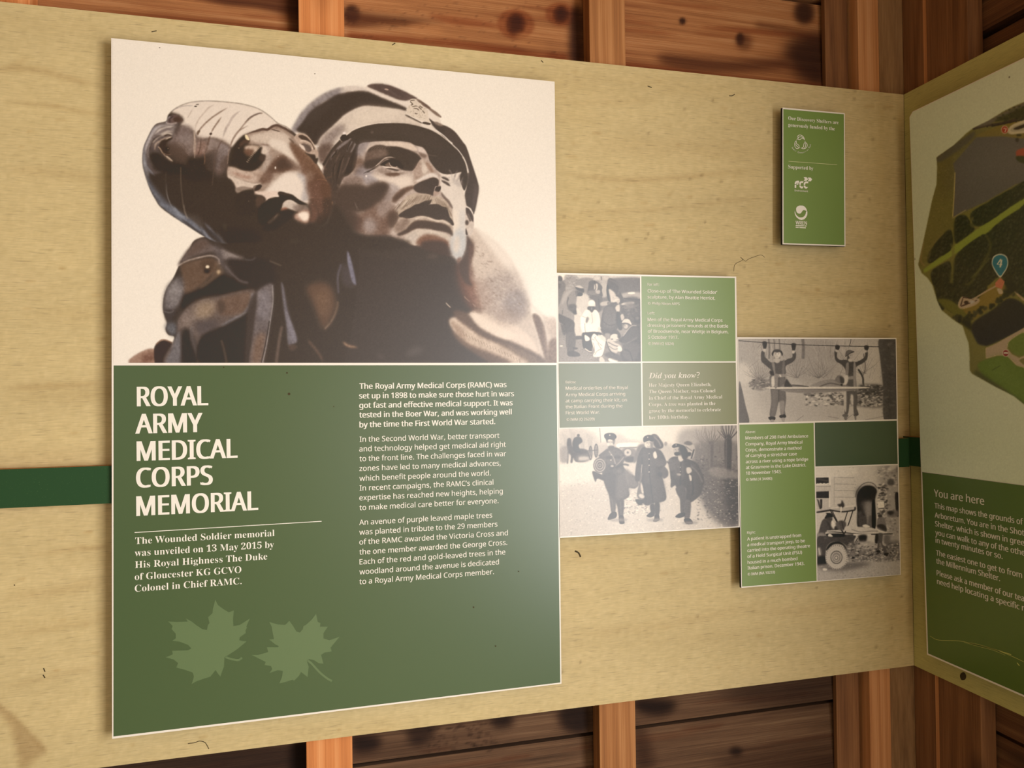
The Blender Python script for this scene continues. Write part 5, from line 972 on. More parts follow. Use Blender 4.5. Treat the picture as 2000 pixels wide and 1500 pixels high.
def speckle2(c, n, x0, y0, x1, y1, cols, r, b):
    g = c.rng
    for k in range(n): c.dot(g.uniform(x0, x1), g.uniform(y0, y1), g.uniform(.5, 1)*r*1.5, g.uniform(.5, 1)*r, cols[int(g.integers(len(cols)))], b, .6)

# ---------------------------------------------------------------- materials in use
PK = .93
M = {
 'white': plain('white_laminate', (239,227,213), .36, .75, PK), 'core': plain('black_core', (16,15,14), .6, .3),
 'ink_white': plain('white_print', (241,232,218), .45, .4, PK), 'ink_cream': plain('cream_print', (226,220,170), .45, .4, PK),
 'green_big': plain('deep_green_print', (68,88,48), .36, .75, PK), 'green_leaf': plain('leaf_green_print', (94,114,72), .36, .75, PK),
 'green_mid': plain('bright_green_print', (116,138,64), .36, .75, PK), 'green_grey': plain('grey_green_print', (94,102,66), .36, .75, PK), 'green_olive': plain('olive_print', (120,120,70), .36, .75, PK),
 'green_dark': plain('dark_green_print', (62,78,46), .36, .75, PK), 'green_sign': plain('sign_green_print', (116,140,68), .36, .75, PK), 'green_map': plain('map_green_print', (84,110,38), .36, .75, PK),
 'strip': None, 'print': printed('photo_print'), 'speck': plain('dirt', (70,58,36), .8, .2), 'scratch': plain('scratched_laminate', (196,196,110), .6, .3),
 'ply': veneer('plywood', (255,255,255), 0, True), 'ply_right': veneer('plywood_greenish', (192,180,112), 1, False),  # right board: a little greener, one even tone
 'stud': wood('orange_pine', (156,88,42), (202,126,70), (222,154,98), 2, 55, .02, .7, .25, .15, .3),
 'stud_old': wood('weathered_pine', (116,70,38), (160,104,58), (190,134,84), 2, 55, .03, .75, .5, .2, .4),
 'stud_pale': wood('pale_pine', (160,100,56), (196,134,84), (214,158,110), 2, 55, .03, .7, .3, .12, .3),
 'grey_post': wood('grey_timber', (96,66,38), (136,100,64), (160,122,82), 2, 30, .2, .8, .3, .2, .6),
 'brown_post': wood('brown_timber', (88,54,30), (128,84,50), (156,108,68), 2, 40, .06, .75, .6, .15, .5),
 'clad_low': wood('lower_cladding', (66,46,32), (112,82,60), (150,120,92), 0, 75, .03, .9, 0., .7, .8, True), 'clad_side': wood('side_cladding', (64,38,22), (108,68,40), (148,104,66), 1, 60, .035, .85, .6, .5, .6), 'clad': wood('rough_cladding', (128,76,42), (182,122,76), (216,164,116), 0, 75, .03, .85, 0., .6, .7, True),  # lower boards: darker, greyer copy of the cladding timber
 'batten': wood('batten_pine', (130,80,40), (170,112,62), (196,140,88), 2, 60, .03, .7), 'floor': plain('paving', (176,172,150), .9, .2), 'roof': wood('roof_boards', (146,120,84), (182,156,116), (204,182,142), 1, 40, .06, .8),
}
def strip_mat():
    m, t, b = nodes('green_paint'); N = t.nodes.new; co = N('ShaderNodeTexCoord'); vo = N('ShaderNodeTexVoronoi'); vo.inputs['Scale'].default_value = 260.; link(t, co.outputs['Object'], vo.inputs['Vector'])
    n = N('ShaderNodeTexNoise'); n.inputs['Scale'].default_value = 9.; link(t, co.outputs['Object'], n.inputs['Vector'])
    a = N('ShaderNodeMapRange'); a.inputs[1].default_value = .05; a.inputs[2].default_value = .13; a.inputs[3].default_value = .5; a.inputs[4].default_value = 0.; link(t, vo.outputs['Distance'], a.inputs[0])
    mu = N('ShaderNodeMath'); mu.operation = 'MULTIPLY'; link(t, a.outputs[0], mu.inputs[0]); link(t, n.outputs['Fac'], mu.inputs[1])
    x = N('ShaderNodeMix'); x.data_type = 'RGBA'; link(t, mu.outputs[0], x.inputs[0]); x.inputs[6].default_value = (*lin((36,68,36)), 1); x.inputs[7].default_value = (*lin((120,150,90)), 1)
    link(t, x.outputs[2], b.inputs['Base Color']); b.inputs['Roughness'].default_value = .6; b.inputs['Specular IOR Level'].default_value = .25; return m
M['strip'] = strip_mat()

# ---------------------------------------------------------------- room shell
ZC = 2.62; XL = -3.7; YF = -3.5; SB = .012; SD = .036
def box_obj(name, x0, y0, z0, x1, y1, z1, mat, parent=None, loc=None):
    V = [(x0,y0,z0),(x1,y0,z0),(x1,y1,z0),(x0,y1,z0),(x0,y0,z1),(x1,y0,z1),(x1,y1,z1),(x0,y1,z1)]
    return mesh_obj(name, V, BOXF, mat, parent, loc if loc is not None else ((x0+x1)/2, (y0+y1)/2, z0))
def struct(o): o['kind'] = 'structure'; return o
struct(box_obj('floor', XL-.1, YF, -.1, 3., .3, 0., M['floor']))
struct(box_obj('ceiling', XL-.1, YF, ZC, .3, .3, ZC+.05, M['roof']))
struct(box_obj('wall_front', -2.35, YF-.06, 0., .3, YF, ZC, M['roof']))  # unseen wall, put in to cut sky reflections on the panels
struct(box_obj('wall_left', XL-.08, YF, 0., XL, .3, ZC, M['clad']))
def ink(o, C):
    a = o.data.color_attributes.new('ink', 'FLOAT_COLOR', 'POINT'); q = np.ones((len(C), 4), np.float32); q[:, :3] = C
    a.data.foreach_set('color', q.ravel())
def sample(c, px, py, mirror=False):
    x = (px-c.x0)*c.k-.5; y = (py-c.y0)*c.k-.5
    out = x > c.w-2
    if mirror: x = np.where(out, 2*(c.w-2)-x, x)
    x = np.clip(x, 0, c.w-1.001); y = np.clip(y, 0, c.h-1.001); i, j = x.astype(int), y.astype(int); f, g = (x-i)[..., None], (y-j)[..., None]
    i1, j1 = np.minimum(i+1, c.w-1), np.minimum(j+1, c.h-1); A = np.clip(c.a, 0, 255)
    res = (A[j, i]*(1-f)+A[j, i1]*f)*(1-g)+(A[j1, i]*(1-f)+A[j1, i1]*f)*g
    return np.where(out[..., None], c.plain[j, i], res) if mirror else res
def grid(pl, quad, off, nu, nv):
    a, b, c, d = [np.array(q) for q in quad]; s = np.linspace(0, 1, nu)[None, :, None]; t = np.linspace(0, 1, nv)[:, None, None]
    uv = (a*(1-s)+b*s)*(1-t)+(d*(1-s)+c*s)*t; uv = uv.reshape(-1, 2)
    V = pl.o+pl.n*off+uv[:, :1]*pl.u+uv[:, 1:]*pl.v; i = (np.arange(nv-1)[:, None]*nu+np.arange(nu-1)[None]).ravel()
    return uv, V, np.stack([i, i+1, i+1+nu, i+nu], 1)
def paint_clad():
    """knots, resin stains and scuffs of the cladding, with stud shadows painted in (a tint on the timber)"""
    c = Canvas(-60, -80, 1840, 1600, (236,232,226), .5); N, P, O, g = c.line, c.poly, c.dot, c.rng; D = (104,78,62); DD = (62,44,36); R = (170,120,92)
    for k in range(260):
        x, y = g.uniform(-60, 1800), g.uniform(-60, 1600); sl = .1-.23*np.clip(y/1500, 0, 1); L = g.uniform(60, 300)
        N([(x, y), (x+L*.5, y+sl*L*.5+g.normal()*2), (x+L, y+sl*L)], g.uniform(2, 9), R if g.random() < .7 else (255,250,240), 2, .4, taper=True)
    def knot(x, y, rx, ry, rot=.15):
        O(x, y, rx*2.2, ry*1.5, R, 6, .6, rot); O(x, y, rx*1.25, ry*1.2, (150,112,84), 2.5, .9, rot); O(x, y, rx, ry, (112,78,58), 2, .9, rot); O(x+1, y, rx*.6, ry*.7, (92,62,46), 3, .9, rot); N([(x, y-ry*.7), (x+2, y+ry*.6)], 2, DD, .8)
    c.frame(0, 0, 2.778); P([(1060,-40),(1640,-20),(1640,90),(1400,40),(1200,16)], D, 12, .8); N([(160,30),(500,66),(900,90),(1300,130),(1600,160)], 26, R, 8, .6); N([(400,6),(560,30),(800,52)], 16, (255,252,246), 6, .6)
    P([(1560,-20),(1640,-20),(1640,180),(1580,180)], DD, 12, .6)  # dirt together with the shadow beside the stud, painted dark
    c.frame(660, 0, 3.125); O(85,80,50,60,DD,10,.85); P([(60,60),(260,80),(600,120),(620,140),(300,150),(60,160)], D, 14, .75); P([(560,80),(900,120),(1000,160),(700,140)], R, 12, .7); knot(1090,140,52,64); knot(1368,78,44,50); N([(60,210),(700,262),(1400,350)], 40, R, 10, .8)
    P([(440,150),(600,130),(650,200),(500,220)], (255,252,244), 14, .6); P([(1090,200),(1240,230),(1280,330),(1130,290)], (255,252,244), 16, .6); P([(1430,60),(1500,60),(1500,380),(1420,370)], DD, 18, .8)  # the last, dark strip is a painted shadow left of the stud
    for k in range(130):
        x, y = g.uniform(0, 1480), g.uniform(0, 330); N([(x, y), (x+g.uniform(4, 26), y+g.normal()*6)], 4, DD if g.random() < .6 else (255,250,240), 1.5, .5)
    c.frame(1200, 0, 2.5); O(340,95,16,18,DD,4,.9); O(622,185,20,32,DD,5,.9); O(640,200,40,40,D,12,.6); O(940,50,50,60,DD,14,.85); P([(850,210),(1040,160),(1040,400),(960,400),(870,330)], DD, 26, .85); P([(240,260),(560,290),(840,280),(840,330),(500,350),(260,320)], D, 16, .75); P([(60,300),(500,360),(1000,410),(980,430),(60,340)], R, 8, .8); N([(700,110),(900,150),(1000,200)], 26, D, 12, .6)
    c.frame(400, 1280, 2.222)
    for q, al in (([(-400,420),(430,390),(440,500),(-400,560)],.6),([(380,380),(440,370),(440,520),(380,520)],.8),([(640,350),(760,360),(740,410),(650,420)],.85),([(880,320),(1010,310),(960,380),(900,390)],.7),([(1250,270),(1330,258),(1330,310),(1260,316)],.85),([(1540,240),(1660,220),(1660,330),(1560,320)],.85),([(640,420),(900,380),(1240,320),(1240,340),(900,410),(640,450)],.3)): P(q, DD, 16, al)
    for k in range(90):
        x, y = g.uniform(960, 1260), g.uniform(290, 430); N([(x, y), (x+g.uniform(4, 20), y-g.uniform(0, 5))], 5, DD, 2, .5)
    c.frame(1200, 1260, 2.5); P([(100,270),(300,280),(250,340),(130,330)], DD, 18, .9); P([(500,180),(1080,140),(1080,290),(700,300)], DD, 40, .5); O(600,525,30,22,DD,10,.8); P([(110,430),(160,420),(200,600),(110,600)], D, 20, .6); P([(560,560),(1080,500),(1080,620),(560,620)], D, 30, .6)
    return c
CLADC = paint_clad()
def planks(name, pl, u0, u1, off, seams, mats, lap=.010, fine=None):
    """horizontal weatherboards, each leaning a little over the one below, with an open joint between"""
    V, F, mi, C = [], [], [], []
    for a, b in zip(seams[:-1], seams[1:]):
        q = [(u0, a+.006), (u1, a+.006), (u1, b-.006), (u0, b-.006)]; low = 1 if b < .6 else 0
        n = len(V); V += [pl.at(u, v, off-.03) for u, v in q]+[pl.at(u, v, off-(lap if i > 1 else 0.)) for i, (u, v) in enumerate(q)]; C += [np.ones(3)*.8]*8
        seen = fine and b > fine[0] and a < fine[1]
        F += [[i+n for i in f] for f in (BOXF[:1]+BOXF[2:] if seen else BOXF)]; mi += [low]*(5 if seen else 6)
        if seen:                                       # the face in view, fine enough to carry stains and painted shadows
            n = len(V); uv, G, f = grid(pl, [(-2.5, q[0][1]), (u1, q[1][1]), (u1, q[2][1]), (-2.5, q[3][1])], 0., 560, int((b-a)/.0035)); t = (uv[:, 1]-q[0][1])/(q[2][1]-q[0][1]); G = G+pl.n*(off-lap*t)[:, None]
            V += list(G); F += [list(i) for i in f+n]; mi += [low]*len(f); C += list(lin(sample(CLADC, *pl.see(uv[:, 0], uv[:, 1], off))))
    n = len(V); q = rect(u0, seams[0], u1, seams[-1])
    V += [pl.at(u, v, off-.045) for u, v in q]+[pl.at(u, v, off-.032) for u, v in q]; F += [[i+n for i in f] for f in BOXF]; mi += [1]*6; C += [np.ones(3)*.3]*8
    o = struct(mesh_obj(name, V, F, None, None, pl.at((u0+u1)/2, seams[0], off), mats=mats, midx=mi)); ink(o, np.array(C)); return o
gap = BACK.hit(900, 1470, -SB-SD)[1]
seams = [gap+.152*k for k in range(-5, 7)]; seams = [v for v in seams if -ZB-.02 < v < BH-.10]+[BH-.04, BH+.21, BH+.40, ZC-ZB]
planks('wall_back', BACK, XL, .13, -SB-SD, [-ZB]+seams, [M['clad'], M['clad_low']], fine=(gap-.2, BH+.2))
gapr = RIGHT.hit(1960, 1440, -SB-SD)[1]
seams = [gapr+.152*k for k in range(-5, 14) if -ZB-.02 < gapr+.152*k < ZC-ZB]
REND = 1.22
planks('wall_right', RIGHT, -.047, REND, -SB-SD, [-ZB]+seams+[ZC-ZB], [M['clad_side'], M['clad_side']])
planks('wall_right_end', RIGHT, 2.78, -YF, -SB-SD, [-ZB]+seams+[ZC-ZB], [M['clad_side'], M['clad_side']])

# ---------------------------------------------------------------- studs
def stud(name, pl, pa, pb, front, depth, mat, label, cat='stud', group='upright wall timbers'):
    """an upright between two picture positions pa = (x at top, y), pb, full height"""
    u0 = np.mean([pl.hit(x, y, front)[0] for x, y in pa]); u1 = np.mean([pl.hit(x, y, front)[0] for x, y in pb])
    q = rect(u0, -ZB, u1, ZC-ZB); V, F = slab(pl, q, front-depth, front)
    o = mesh_obj(name, V, F, M[mat], None, pl.at((u0+u1)/2, -ZB, front-depth)); tag(o, label, cat, group)
    bv = o.modifiers.new('edge', 'BEVEL'); bv.width = .0015; bv.segments = 2
    return o
stud('wall_stud', BACK, [(-35, 0)], [(57.6, 10)], -SB, SD, 'stud', 'upright pine stud at the far left, its top just showing above the plywood')
stud('wall_stud', BACK, [(583.9, 20), (597, 1490)], [(672.4, 20), (688, 1470)], -SB, SD, 'stud', 'orange pine stud showing above and below the plywood behind the tall panel')
stud('wall_stud', BACK, [(1152, 60), (1170.2, 1430)], [(1221.6, 60), (1241.6, 1430)], -SB, SD, 'stud_old', 'pine stud with chipped edges just right of the tall panel, above and below the board')
stud('corner_stud', BACK, [(1678, 90), (1698, 1400)], [(1717, 90), (1740, 1400)], -SB, SD, 'stud_pale', 'narrow pale pine upright left of the grey corner post')
stud('corner_board', BACK, [(1612, 80), (1634, 1400)], [(1656, 80), (1678, 1400)], -SB-SD+.012, .012, 'brown_post', 'dark brown upright board flat on the cladding, left of the pale upright')
stud('corner_post', BACK, [(1717, 120), (1740, 1380)], [(1766, 120), (1792, 1380)], -SB-.003, SD, 'grey_post', 'grey weathered post standing in the corner above and below the boards')
stud('side_stud', RIGHT, [(1762, 100), (1788, 1400)], [(1804, 100)], -SB-.001, SD, 'brown_post', 'brown upright on the right wall, closest to the corner')
sx = stud('side_stud', RIGHT, [(1810, 100)], [(1890, 90), (1918, 1440)], -SB, SD, 'brown_post', 'wide brown upright with a pale edge on the right wall above the map panel')

u0, u1 = RIGHT.hit(1803.5, 100, -SB)[0], RIGHT.hit(1810, 100, -SB)[0]; V, F = slab(RIGHT, rect(u0, -ZB, u1, ZC-ZB), -SB-.03, -SB-.0002); mesh_obj('pale_edge', V, F, M['stud_pale'], sx)  # lit edge of the upright, put in as a strip of paler timber
# ---------------------------------------------------------------- plywood boards
def picture(name, pl, quad, off, c, step, parent, mirror=False, k=PK, cut=0.):
    """a photograph printed on the panel: a fine flat mesh whose vertices carry the ink"""
    n = lambda p, q: int(np.hypot(*(np.array(p)-np.array(q)))/step)+2
    uv, V, F = grid(pl, quad, off, n(quad[0], quad[1]), n(quad[0], quad[3])); 
    if cut: d = (uv[:, 0]-quad[3][0])+(quad[3][1]-uv[:, 1]); F = F[(d[F] > cut).all(1)]
    o = mesh_obj(name, V, F, M['print'], parent)
    ink(o, np.clip(lin(sample(c, *pl.see(uv[:, 0], uv[:, 1], off), mirror))*1.02-.016, .003, 1)*k); return o

def paint_ply():
    c = Canvas(-80, -60, 1840, 1580, (197,174,125), .34); N, P, O, g = c.line, c.poly, c.dot, c.rng; B = (158,128,82)
    for k in range(70): x = g.uniform(-80, 1800); y = g.uniform(0, 1500); sl = .1-.2*(y/1500); L = g.uniform(120, 600); N([(x, y), (x+L*.5, y+sl*L*.5+g.normal()*8), (x+L, y+sl*L)], g.uniform(8, 34), (184,158,108) if g.random() < .6 else (206,182,134), 9, .4, taper=True)
    for q, w, al in (([(0,140),(40,134),(90,140),(140,155),(216,172)],9,.5),([(0,198),(90,206),(170,220),(216,228)],7,.4),([(0,757),(110,754),(214,746)],8,.45),([(0,330),(120,340),(216,352)],14,.25),([(-40,150),(20,130),(60,110)],8,.35),
        ([(1088,337),(1187,350),(1270,351),(1366,343),(1500,329)],7,.45),([(1088,202),(1190,200),(1300,196)],10,.2),([(1088,415),(1250,412),(1400,396),(1510,384)],6,.25),([(1088,450),(1160,446)],5,.3),([(0,1170),(120,1152),(216,1130)],16,.3),([(60,1085),(150,1072),(216,1068)],6,.4),([(150,1062),(172,1072),(216,1066)],5,.4),
        ([(0,1245),(120,1225),(216,1210)],8,.25),([(0,1345),(110,1320),(216,1295)],10,.2),([(1100,1240),(1300,1220),(1500,1180)],14,.2),([(1500,560),(1620,575),(1740,566)],8,.3),([(1460,1200),(1600,1190),(1760,1170)],12,.2)):
        N(q, w, B, w*.45, al, taper=True)
    P([(-20,1375),(0,1380),(20,1396),(48,1424),(88,1466),(60,1490),(44,1510),(34,1480),(20,1420)], (164,136,92), 6, .8); N([(-10,1374),(20,1396),(48,1424),(90,1468)], 6, (146,116,74), 3, .6)
    for k in range(300): x, y = g.uniform(-80, 1800), g.uniform(0, 1500); L = g.uniform(6, 22); N([(x, y), (x+L, y+L*(.08-.2*y/1500))], g.uniform(2, 4), (170,136,84), 1.2, .5)
    for k in range(70): x, y = g.uniform(1090, 1780), g.uniform(150, 1340); O(x, y, 2.2, 1.8, (96,76,44), 1, .7)
    c.noise(2.5, 2.); return c
BL = -2.44
plyc = paint_ply()
quad = rect(BL, 0, -.0005, BH)
uv, V, F = grid(BACK, quad, 0., int(-BL/.0036), int(BH/.0036)); n = len(V)
e = [BACK.at(u, v, -SB) for u, v in quad]+[BACK.at(u, v, 0) for u, v in quad]
V = np.vstack([V, e]); F = np.vstack([F, np.array(BOXF)[[0, 2, 3, 4, 5]]+n])
board = mesh_obj('plywood_board', V, F, M['ply'], None, BACK.at(BL/2, 0, -SB)); tag(board, 'wide cream plywood board on the studs, behind the war photo panels', 'board', 'plywood backing boards')
ink(board, np.vstack([lin(sample(plyc, *BACK.see(uv[:, 0], uv[:, 1], 0.))), np.tile(lin((196,160,100)), (8, 1))]))
V, F = slab(RIGHT, rect(.0005, 0, 1.2, BH), -SB, 0.)
board2 = mesh_obj('plywood_board', V, F, M['ply_right'], None, RIGHT.at(.6, 0, -SB)); tag(board2, 'shaded plywood board on the right wall, behind the map panel', 'board', 'plywood backing boards')
f = Flat(RIGHT, .0004); f.px([(1877,1315),(1883,1313),(1887,1320),(1885,1327),(1878,1328),(1875,1321)], True); f.build('damp_spot', M['speck'], None if False else board2)

f = Flat(BACK, .0004); f.stroke([(367,1452.5),(380,1450.5),(390,1447.5),(400,1450),(405,1457),(408,1463)], .0011); f.build('hair', M['speck'], board)
f = Flat(BACK, .0004); f.stroke([(1123,1076),(1130,1080),(1134,1088)], .003); f.build('scuff_mark', M['speck'], board)
f = Flat(BACK, .0004); f.stroke([(1433,530),(1436,516),(1450,508),(1446,502),(1456,510),(1462,506),(1478,500),(1487,498),(1494,503)], .0007); f.build('cobweb', M['speck'], board)
for P in ([(1265,168),(1273,171)],[(1424,187),(1430,187),(1435,184)],[(296,62),(306,60)],[(766,88),(772,84)],[(1057,118),(1061,122)],[(27.5,1142),(29,1143.5)],[(85,1305),(88,1312)],[(84,1318),(88,1324)]):
    f = Flat(BACK, .0004); f.stroke(P, .0016); f.build('splinter', M['speck'], board)

# green strip running round both boards
def strip(pl, p0, p1, u0, u1, label):
    off = .0180; v1 = pl.hit(*p0, off)[1]; v0 = pl.hit(*p1, off)[1]
    q = rect(u0, v0, u1, v1); V, F = slab(pl, q, 0.0002, off)
    o = mesh_obj('painted_strip', V, F, None, None, pl.at((u0+u1)/2, v0, 0), mats=[M['batten'], M['strip']], midx=[0, 1, 0, 0, 0, 0]); tag(o, label, 'strip', 'dark green strips behind the panels')
    return v0, v1
SV = strip(BACK, (100, 913.5), (100, 988.5), BL, -.0190, 'dark green painted strip running along the wide board behind the panels')
strip(RIGHT, (1790, 854), (1790, 911), .0006, 1.15, 'dark green painted strip on the right-hand board, emerging left of the map panel')

# ---------------------------------------------------------------- lettering
FD = os.path.join(bpy.utils.resource_path('LOCAL'), 'datafiles', 'fonts')
def font(fn):
    try: return bpy.data.fonts.load(os.path.join(FD, fn))
    except Exception: return None
SANS, MATH = font('NotoSansHebrew-Regular.woff2'), font('NotoSansMath-Regular.woff2')
def serif(s, italic=False):
    """letters of the mathematical alphabets: bold roman / bold italic with serifs"""
    if MATH is None: return s
    o = ''
    for ch in s:
        if 'A' <= ch <= 'Z': o += chr((0x1D468 if italic else 0x1D400)+ord(ch)-65)
        elif 'a' <= ch <= 'z': o += chr((0x1D482 if italic else 0x1D41A)+ord(ch)-97)
        elif '0' <= ch <= '9': o += chr(0x1D7CE+ord(ch)-48)
        else: o += ch
    return o
GC = {}
def glyphs(text, fnt, off, res=3):
    key = (text, fnt.name if fnt else '', off)
    if key not in GC:
        c = bpy.data.curves.new('lettering', 'FONT'); c.body = text; c.resolution_u = res; c.offset = off; c.dimensions = '2D'; c.fill_mode = 'FRONT'
        if fnt: c.font = fnt
        o = bpy.data.objects.new('lettering', c); COL.objects.link(o); bpy.context.view_layer.update()
        me = o.to_mesh(); V = np.array([v.co[:2] for v in me.vertices]); F = [list(p.vertices) for p in me.polygons]
        o.to_mesh_clear(); bpy.data.objects.remove(o); bpy.data.curves.remove(c); GC[key] = (V, F)
    return GC[key]
STY = {'regular': (SANS, .012, 0), 'medium': (SANS, .03, 0), 'bold': (SANS, .042, 0), 'head': (SANS, .05, 0), 'serif': (MATH, -.005, 1), 'italic': (MATH, -.002, 2)}
def letter(fl, text, x0, y0, x1, cap, style):
    """one line of print: left end and baseline at x0, y0, right end at x1, capitals cap pixels high"""
    fnt, off, kind = STY[style]; s = serif(text, kind == 2) if kind else text; H = serif('H', kind == 2) if kind else 'H'
    fat = max(off, 0.); off = min(off, 0.)                     # heavier weights: the line is printed twice, a hair apart
    V, F = glyphs(s, fnt, off); ch = glyphs(H, fnt, off)[0][:, 1].max()
    pl = fl.pl; u0, v0 = pl.hit(x0, y0, fl.off); y = y0
    for _ in range(6):
        u1, v1 = pl.hit(x1, y, fl.off); a, b = pl.see(np.array(u1), np.array(v0), fl.off); y = float(b)
    u1 = pl.hit(x1, y, fl.off)[0]; vc = pl.hit(x0, y0-cap, fl.off)[1]
    sx = (u1-u0)/(V[:, 0].max()-V[:, 0].min()); sy = (vc-v0)/ch
    e = fat*sy/2; sx = (u1-u0-2*e)/(V[:, 0].max()-V[:, 0].min())
    for d, lift in (((-e, 0.), (e, .00012)) if e else ((0., 0.),)): fl.add([(u0+e+d+(a-V[:, 0].min())*sx, v0+b*sy) for a, b in V], F, lift)
def block(name, pl, off, lines, mat, parent, cap, style):
    fl = Flat(pl, off)
    for ln in lines:
        t, x0, y0, x1 = ln[:4]; letter(fl, t, x0, y0, x1, ln[4] if len(ln) > 4 else cap, ln[5] if len(ln) > 5 else style)
    return fl.build(name, M[mat], parent)

# ---------------------------------------------------------------- panels
def panel(name, pl, px, label, cat='panel', group=None, battens=(.12, .88), bv=(.06, .94), stand=STAND):
    """a laminate sheet on two upright battens; px = its corners top-left, top-right, bottom-right, bottom-left"""
    tl, tr, br, bl = [pl.hit(x, y, stand+THICK) for x, y in px]; q = [bl, br, tr, tl]
    cu = np.mean([p[0] for p in q]); cv = min(p[1] for p in q)
    r = root(name, pl.at(cu, cv, 0), label, cat, group)
    V, F = slab(pl, q, stand, stand+THICK)
    mesh_obj('sheet', V, F, None, r, mats=[M['core'], M['white']], midx=[0, 1, 0, 0, 0, 0])
    for b in battens:
        a = bl[0]+(br[0]-bl[0])*b; h = tl[1]-bl[1]
        for z0, z1 in ((bl[1]+h*bv[0], SV[0]-.01), (SV[1]+.01, bl[1]+h*bv[1])) if name != 'sponsor_sign' else ((bl[1]+h*bv[0], bl[1]+h*bv[1]),):
            V, F = slab(pl, rect(a-.016, z0, a+.016, z1), 0.0002, stand); mesh_obj('batten', V, F, M['batten'], r)
    return r
def cell(name, pl, off, px, mat, parent):
    f = Flat(pl, off); f.px(px); return f.build(name, M[mat], parent)
def pquad(pl, off, px):
    tl, tr, br, bl = [pl.hit(x, y, off) for x, y in px]; return [bl, br, tr, tl]
E1, E2, E3 = FRONT+.0003, FRONT+.0006, FRONT+.0009

# --- the tall panel
t = panel('info_panel', BACK, [(217.2,74.3),(1083.2,159.4),(1096.6,1335.3),(219,1443)], 'tall display panel with two bronze soldiers above a green text field', battens=(.045, .96), bv=(.03, .97))
picture('soldiers_photo', BACK, pquad(BACK, E1, [(219.2,77),(1082.4,162),(1087.3,708.6),(221.5,708.8)]), E1, paint_bronze(), .00085, t)
cell('green_field', BACK, E1, [(222,713.8),(1086.6,713.2),(1094.3,1333),(221.6,1438.5)], 'green_big', t)
block('title_lettering', BACK, E2, [('ROYAL',267.3,793.7,407),('ARMY',264.2,847,396),('MEDICAL',266.9,900.4,464.2),('CORPS',265.8,952.6,415.8),('MEMORIAL',266.2,1007.8,504.5)], 'ink_white', t, 38.3, 'head')
f = Flat(BACK, E2); f.stroke([(262.9,1040.1),(628.1,1018.1)], .0011, False); f.build('rule_line', M['ink_white'], t)
block('unveiling_text', BACK, E2, [('The Wounded Soldier memorial',264.2,1062.9,536.2),('was unveiled on 13 May 2015 by',263.2,1086.4,535.1),('His Royal Highness The Duke',263.7,1109.6,522),('of Gloucester KG GCVO',263.2,1133,471.4),('Colonel in Chief RAMC.',263.2,1156,471.8)], 'ink_white', t, 13., 'serif')
block('introduction_text', BACK, E2, [('The Royal Army Medical Corps (RAMC) was',702,759.6,989.4),('set up in 1898 to make sure those hurt in wars',701.4,778.4,1004),('got fast and effective medical support. It was',701.6,797,1001.4),('tested in the Boer War, and was working well',701.6,815.6,999.6),('by the time the First World War started.',702,834.8,967.4)], 'ink_white', t, 10.8, 'bold')
block('body_text', BACK, E2, [('In the Second World War, better transport',702.4,863.2,975.4),('and technology helped get medical aid right',701.6,882,988),('to the front line. The challenges faced in war',702,901,988.4),('zones have led to many medical advances,',701.8,920,978),('which benefit people around the world.',702,939.4,958.4),('In recent campaigns, the RAMC\u2019s clinical',702.4,958.4,963.6),('expertise has reached new heights, helping',701.8,977.4,982),('to make medical care better for everyone.',702,996.6,973.6),
    ('An avenue of purple leaved maple trees',701.6,1025.5,961.3),('was planted in tribute to the 29 members',701.8,1044.6,971.6),('of the RAMC awarded the Victoria Cross and',701.8,1063.7,991.9),('the one member awarded the George Cross.',701.8,1083.3,990.7),('Each of the red and gold-leaved trees in the',702.2,1102.6,987),('woodland around the avenue is dedicated',702,1122.1,974.4),('to a Royal Army Medical Corps member.',701.8,1141.2,964.7)], 'ink_white', t, 10.4, 'regular')
z = lambda P, x, y, k: [(x+a/k, y+b/k) for a, b in P]
L1 = [(872,700),(893,745),(940,780),(985,808),(1030,792),(1022,860),(1025,925),(1080,915),(1165,860),(1135,930),(1142,938),(1128,960),(1130,985),(1080,1020),(1075,1045),(1105,1052),(1138,1055),(1060,1120),(962,1185),(950,1190),(945,1270),(930,1310),(915,1355),(890,1325),(875,1298),(830,1355),(780,1370),(710,1395),(670,1418),(690,1355),(680,1320),(610,1295),(540,1278),(555,1240),(520,1210),(450,1190),(510,1165),(505,1135),(640,1130),(668,1115),(640,1085),(570,1058),(505,1050),(535,1030),(535,990),(500,950),(510,925),(470,885),(540,890),(636,886),(622,860),(670,885),(715,920),(760,950),(800,958),(808,915),(822,900),(810,850),(848,815),(850,780)]
L2 = [(1727,820),(1742,890),(1765,900),(1760,930),(1828,930),(1790,985),(1790,1030),(1840,1045),(1928,1015),(1870,1085),(1850,1110),(1860,1140),(1800,1150),(1770,1170),(1790,1245),(1750,1240),(1710,1215),(1668,1205),(1650,1225),(1665,1270),(1655,1358),(1625,1335),(1600,1315),(1580,1350),(1540,1390),(1530,1380),(1450,1405),(1415,1412),(1440,1350),(1445,1305),(1400,1300),(1330,1325),(1355,1290),(1345,1265),(1290,1255),(1300,1230),(1240,1200),(1180,1170),(1235,1170),(1320,1145),(1310,1105),(1405,1105),(1410,1095),(1380,1080),(1330,1040),(1370,1035),(1360,990),(1350,930),(1330,890),(1400,910),(1465,915),(1500,880),(1530,920),(1560,970),(1590,980),(1615,950),(1620,925),(1640,915),(1690,870)]
for P, st in ((L1, [(958,1188),(1000,1203),(1060,1214),(1086,1204),(1098,1192)]), (L2, [(1655,1217),(1690,1244),(1760,1320),(1820,1368),(1862,1392)])):
    f = Flat(BACK, E2); f.px(z(P, 220, 1010, 4.348)); f.stroke(z(st, 220, 1010, 4.348), .0034); f.build('maple_leaf', M['green_leaf'], t)
